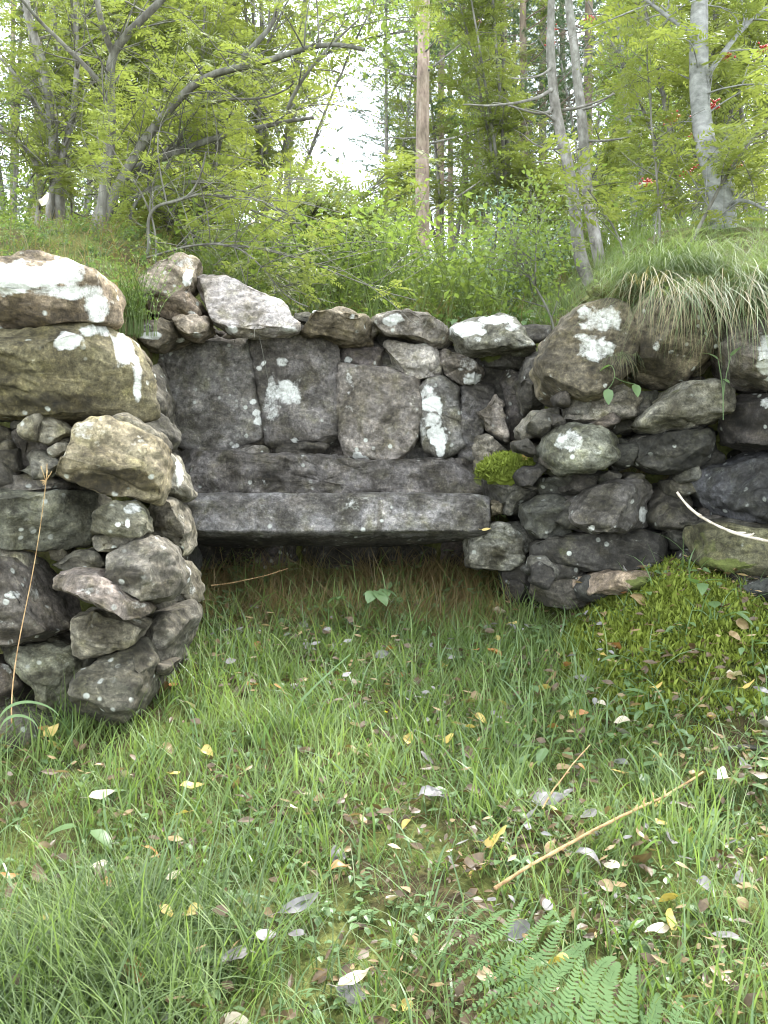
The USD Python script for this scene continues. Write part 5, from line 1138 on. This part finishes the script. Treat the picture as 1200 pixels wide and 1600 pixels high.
# more rowans and birches behind, each grown from its own stems
def grown(name, label, u, v, d, h, nst, lean, seed, protos, bark, n_tw, per=1, group=None, berries=0, r0=.03, Lr=(.25, .7), avoid=None):
    rng = np.random.default_rng(seed)
    base = P(u, v, d); base[2] = float(G(base[0], base[1]))
    stems = []
    for k in range(nst):
        az = rng.uniform(0, 6.28); hh = h * (1 if k == 0 else rng.uniform(.55, .95)); ln = lean * rng.uniform(.3, 1.2)
        dx, dy = math.cos(az) * ln, math.sin(az) * ln
        stems.append(([base - [0, 0, .1], base + [dx * .25, dy * .25, hh * .35], base + [dx * .6, dy * .6, hh * .7], base + [dx, dy, hh]], r0 * (1 if k == 0 else .7), .005))
    bs = [(base + [rng.normal(0, lean * .5), rng.normal(0, lean * .4) - .2, h * rng.uniform(.45, .9)], .022) for _ in range(berries)]
    return build_tree(name, label, "tree", base, stems, protos, bark, n_tw, Lr, per, seed, group, bs, crown_scale=(.9, 1.4), stem_sides=7, avoid=avoid)
def gap(p):                                            # the crowns leave a window open in the wood, seen over the middle of the wall
    a = p[:, 0] / p[:, 1]; e = (p[:, 2] - EYE) / p[:, 1]
    n_ = (fbm(np.stack([a, e, 0 * a], -1) * 38, 3, 4) - .5) * 1.3
    b_ = (fbm(np.stack([a, e, 0 * a + 5], -1) * 55, 3, 14) - .5) * 2.0          # and a second, ragged one round the crossing pair's tops
    return ((np.hypot((a + .036) / .036, (e - .385) / .052) + n_ < 1.0) | ((np.hypot((a - .19) / .035, (e - .45) / .09) + b_ < .95) & (p[:, 1] > 6.6))) & (p[:, 1] > 4)
GROWN = [
 ("rowan_tree", "low tangled rowan scrub close behind the pointed stone and the pale leaning capstone", 300, 440, 6.1, .7, 6, .6, 531, rowan_protos, "bark_dark", 80),
 ("birch_tree", "low birch scrub behind the middle capstones", 560, 470, 6.8, .6, 7, .8, 533, birch_protos, "bark_dark", 70),
 ("rowan_tree", "rowan boughs high behind the leaning rowan and the twin stems", 180, 400, 9.4, 5.0, 6, 1.5, 534, rowan_protos, "bark_grey", 170),
 ("rowan_tree", "rowan standing between the berry rowan and the crossing pair's tops", 1010, 440, 11.5, 6.0, 5, 1.4, 535, rowan_protos, "bark_dark", 200),
 ("rowan_tree", "rowan whose boughs arch over the top of the sky window", 420, 430, 9.6, 5.6, 6, 1.15, 526, rowan_protos, "bark_dark", 210),
 ("rowan_tree", "yellow green rowan crown above and beyond the leaning rowan's long bough", 360, 420, 11.5, 6.4, 5, 1.5, 521, rowan_protos, "bark_dark", 230),
 ("rowan_tree", "rowan reaching high behind the pine's top", 700, 470, 17.0, 8.6, 4, 1.7, 522, rowan_protos, "bark_dark", 260),
 ("birch_tree", "tall birch far behind the crossing pair", 930, 460, 16.0, 8.0, 4, 1.6, 523, birch_protos, "bark_grey", 260),
 ("birch_tree", "tall birch far behind the silver trunk", 1120, 460, 14.0, 7.5, 4, 1.6, 524, birch_protos, "bark_grey", 260),
 ("birch_tree", "tall thin birch between sky window and pine, its crown high", 604, 470, 19.0, 10.0, 3, 1.6, 525, birch_protos, "bark_grey", 240),
 ("rowan_tree", "yellow leaved rowan bush growing just behind the pale leaning capstone", 430, 440, 7.0, 1.0, 6, .9, 501, rowan_protos, "bark_dark", 120),
 ("rowan_tree", "bushy rowan between the leaning rowan and the open sky window", 300, 420, 8.5, 3.6, 5, 1.0, 502, rowan_protos, "bark_dark", 170),
 ("rowan_tree", "tall leafy rowan rising behind the grey twin stems", 120, 380, 9.0, 4.6, 5, 1.5, 503, rowan_protos, "bark_grey", 190),
 ("rowan_tree", "rowan filling the background beyond the leaning one's foot", 240, 400, 10.5, 5.4, 5, 1.7, 504, rowan_protos, "bark_dark", 200),
 ("rowan_tree", "young rowan with bright leaves before the orange pine trunk", 600, 470, 18.0, 3.2, 3, .8, 505, rowan_protos, "bark_dark", 90),
 ("rowan_tree", "rowan with red berries between the pine and the crossing pair", 800, 460, 9.5, 4.8, 4, .75, 506, rowan_protos, "bark_dark", 130),
 ("rowan_tree", "rowan bush behind the crossing pair's foot", 850, 450, 9.5, 1.6, 5, 1.0, 507, rowan_protos, "bark_dark", 80),
 ("rowan_tree", "broad rowan with red berries behind the silver trunk", 1080, 420, 7.4, 3.8, 5, 1.3, 508, rowan_protos, "bark_dark", 150),
 ("rowan_tree", "rowan at the frame's edge behind the grassy bank", 1190, 420, 8.2, 4.4, 5, 1.3, 509, rowan_protos, "bark_grey", 150),
 ("birch_tree", "young birch with small pale leaves beyond the upright sapling", 1000, 440, 10.0, 5.2, 3, 1.0, 510, birch_protos, "bark_silver", 190),
 ("birch_tree", "light leaved birch standing beyond the sky window", 545, 470, 12.0, 1.1, 5, .9, 511, birch_protos, "bark_dark", 140),
 #("birch_tree", "birch leaning over the open sky window", 610, 470, 11.5, 5.8, 2, 1.0, 512, birch_protos, "bark_grey", 150),
 ("birch_tree", "low birch thicket closing the view under the sky window", 495, 470, 17.0, 1.5, 6, 1.2, 515, birch_protos, "bark_dark", 150),
 ("birch_tree", "soft green birch behind the berry rowan and the pine", 770, 470, 16.0, 6.6, 4, 1.2, 513, birch_protos, "bark_grey", 200),
 ("birch_tree", "birch beyond the far end of the boulder wall", 20, 420, 11.0, 5.6, 3, 1.4, 514, birch_protos, "bark_grey", 200),
]
for k, (nm, lab, u, v, d, h, ns, ln, sd, pr_, bk, nt) in enumerate(GROWN):
    grown(nm, lab, u, v, d, h, ns, ln, sd, pr_, bk, nt, 1, berries={506: 6, 508: 9, 505: 2, 503: 1}.get(sd, 0), avoid=gap, r0=.035 if d < 10 else .05)

base = P(450, 470, 12.0); base[2] = float(G(base[0], base[1]))
build_tree("birch_tree", "slim birch whose boughs cross above the sky window", "tree", base, [
    ([base, P(448, 330, 12), P(455, 200, 12), P(468, 70, 12), P(490, -60, 12)], .06, .02),
    (W((460, 130, 12), (510, 85, 11.8), (570, 62, 11.6), (640, 50, 11.5)), .022, .006),
    (W((468, 70, 12), (530, 25, 12), (590, 8, 12), (650, -20, 12)), .022, .006),
    (W((452, 250, 12), (430, 200, 12.2), (420, 130, 12.3), (430, 60, 12.3)), .02, .006)],
    birch_protos, "bark_grey", 150, (.3, .9), 1, 540, crown_scale=(1.0, 1.6), avoid=gap)

# pines
def needle_spray(rng, n=60, Ln=.5):
    mb = MB()
    mb.add(*tube([(0, 0, 0), (Ln * .5, 0, .02), (Ln, 0, -.02)], [.006, .004, .002], 4, cap=False))
    for _ in range(n):
        o = np.array([rng.uniform(.15, 1.0) * Ln, 0, 0]); az = rng.uniform(0, 6.28)
        for _ in range(3):
            d = np.array([rng.uniform(.2, .9), math.cos(az) + rng.normal(0, .3), math.sin(az) + rng.normal(0, .3)]); d /= np.linalg.norm(d)
            w = np.cross(d, rng.normal(0, 1, 3)); w /= np.linalg.norm(w); ll = rng.uniform(.05, .09)
            mb.add(np.array([o - w * .0035, o + w * .0035, o + d * ll]), [[0, 1, 2]])
    return mb.out()
pine_protos = [(needle_spray(rt), "needle_green", False) for _ in range(3)]
def pine(name, label, u, d, h, seed, r0, bark, crown_from, nbr, blen, group=None, per=5, dead=0, lean=(0, 0), v=470, real_base=None):
    rng = np.random.default_rng(seed)
    base = P(u, v, d); base[2] = float(G(base[0], base[1]))
    t = thing(name, label, "tree", base, group)
    s = np.linspace(0, 1, 22)
    p = np.stack([lean[0] * s * h + .04 * np.sin(s * 5 + seed), lean[1] * s * h + 0 * s, -.15 + s * h], 1)
    r = r0 * (1 - .75 * s) * (1 + .25 * np.exp(-s * 25))
    part(t, "trunk", tube(p, r, 12), bark, True)
    pos, qs = [], []
    for k in range(nbr + dead):
        isdead = k >= nbr
        f_ = rng.uniform(crown_from, .98) if not isdead else rng.uniform(.12, crown_from)
        o = np.array([np.interp(f_, s, p[:, q]) for q in range(3)]); az = rng.uniform(0, 6.28)
        Lb = blen * (1.15 - .8 * max(0, (f_ - crown_from) / (1 - crown_from))) * rng.uniform(.6, 1.1) if not isdead else blen * rng.uniform(.35, .8)
        d3 = np.array([math.cos(az), math.sin(az), rng.uniform(-.05, .45)])
        b = o + d3 * Lb * np.linspace(0, 1, 7)[:, None] + np.array([0, 0, .12]) * Lb * (np.linspace(0, 1, 7)[:, None] ** 2) + rng.normal(0, .03, (7, 3)) * np.linspace(0, 1, 7)[:, None]
        part(t, "branch", tube(b, np.linspace(max(.008, r0 * .16), .004, 7), 5), bark if not isdead else "bark_grey", True)
        if isdead: continue
        for _ in range(per):
            q = b[rng.integers(2, 7)] + rng.normal(0, .12, 3); pos.append(q); a2 = az + rng.normal(0, .8)
            qs.append(qmul(qaxis((0, 0, 1), [a2]), qaxis((0, 1, 0), [-rng.uniform(-.1, .7)]))[0])
    if pos:
        instancer(t, "crown", pine_protos, np.array(pos), np.array(qs), rng.uniform(.8, 1.5, len(pos)), rng.integers(0, 3, len(pos)))
    return t
pine("pine_tree", "straight pine with orange pink flaking trunk standing behind the middle of the wall", 664, 14.5, 13, 601, .115, "bark_pine", .42, 46, 2.2, dead=10, per=6)
FAR = [(648, 26), (662, 30), (745, 18), (760, 24), (785, 21), (805, 28), (820, 17), (850, 23), (880, 27), (705, 30), (725, 26), (920, 19), (960, 25), (1000, 30), (1040, 20), (1150, 17), (1180, 24), (1110, 28), (270, 22), (180, 27), (250, 19), (200, 25), (150, 30), (60, 20), (100, 26), (20, 28), (690, 21), (980, 35), (880, 36), (780, 37), (220, 37)]
src = []
for k, (u, d) in enumerate(FAR):
    rr = np.random.default_rng(700 + k)
    lab = "dark thin pine trunk standing far back in the shaded wood"
    if k < 3:
        src.append(pine("pine_tree", lab, u, d, [11, 13, 12][k], 602 + k, .11, "bark_pine_far", .22, 52, 2.0, group="thin pines far back in the wood", dead=12, per=6))
    else:
        b = P(u, 470, d); b[2] = float(G(b[0], b[1]))
        s = rr.uniform(.85, 1.2)
        copy_of(src[k % 3], "pine_tree", b, rr.uniform(0, 360), (s, s, s), lab, "tree", "thin pines far back in the wood")

# spruce sapling with silvery tips behind the capstones
base = P(760, 470, 7.6); base[2] = float(G(base[0], base[1]))
silver = [(oval_sprig(rt, 22, .03, .055, .35, .07), "silver_leaf", False) for _ in range(3)]
st_ = []
rng = np.random.default_rng(620)
for k in range(9):
    az = rng.uniform(2.2, 6.4); st_.append(([base, base + [math.cos(az) * .3, math.sin(az) * .25, .45], base + [math.cos(az) * .62, math.sin(az) * .4, rng.uniform(.5, .95)]], .008, .003))
build_tree("willow_bush", "low bush with silvery grey green leaves behind the right hand capstone", "shrub", base, st_, silver, "bark_dark", 60, (.1, .3), 1, 621, crown_scale=(.7, 1.1))

# undergrowth on the slope in the wood
def under_sprig(rng, h=.35, n=30):
    mb = MB()
    for _ in range(3):
        az = rng.uniform(0, 6.28); e = np.array([math.cos(az) * h * .4, math.sin(az) * h * .4, h * rng.uniform(.7, 1.1)])
        pts = spline([(0, 0, -.02), e * [.3, .3, .5], e], 6); mb.add(*tube(pts, np.linspace(.003, .001, 6), 3, cap=False))
        for _ in range(n // 3):
            o = pts[rng.integers(1, 6)] + rng.normal(0, .03, 3)
            Ln = rng.uniform(.025, .05); v, f = leaf_shape(Ln, Ln * .6, 2, .2, .4)
            mb.add(v @ rot([0, 1, 0], rng.uniform(-.6, .6)).T @ rot([0, 0, 1], rng.uniform(0, 6.28)).T + o, f)
    return mb.out()
unders = [(under_sprig(rt), "shrub_leaf", False) for _ in range(4)] + [(under_sprig(rt, .5, 24), "birch_leaf", False) for _ in range(2)] + [dry_tufts[2]]
rng = np.random.default_rng(630)
n = 5200
y = 5.0 + 19 * rng.random(n) ** 1.3; x = rng.uniform(-1, 1, n) * (.40 * y + .6)
k = (np.abs(x + .05) < .7) | (y > np.where(x < 0, 6.9, 6.9)); x, y = x[k], y[k]
ex = rng.uniform(-1.0, -.6, 70); ey = rng.uniform(4.9, 6.0, 70); x, y = np.r_[x, ex], np.r_[y, ey]
instancer("/World", "undergrowth", unders, np.stack([x, y, G(x, y)], 1), rand_quats(len(x), .2, rng), rng.uniform(.7, 1.5, len(x)) * (1 + .02 * (y - 5)), label="leafy bilberry undergrowth covering the wooded slope behind the wall", cat="undergrowth")
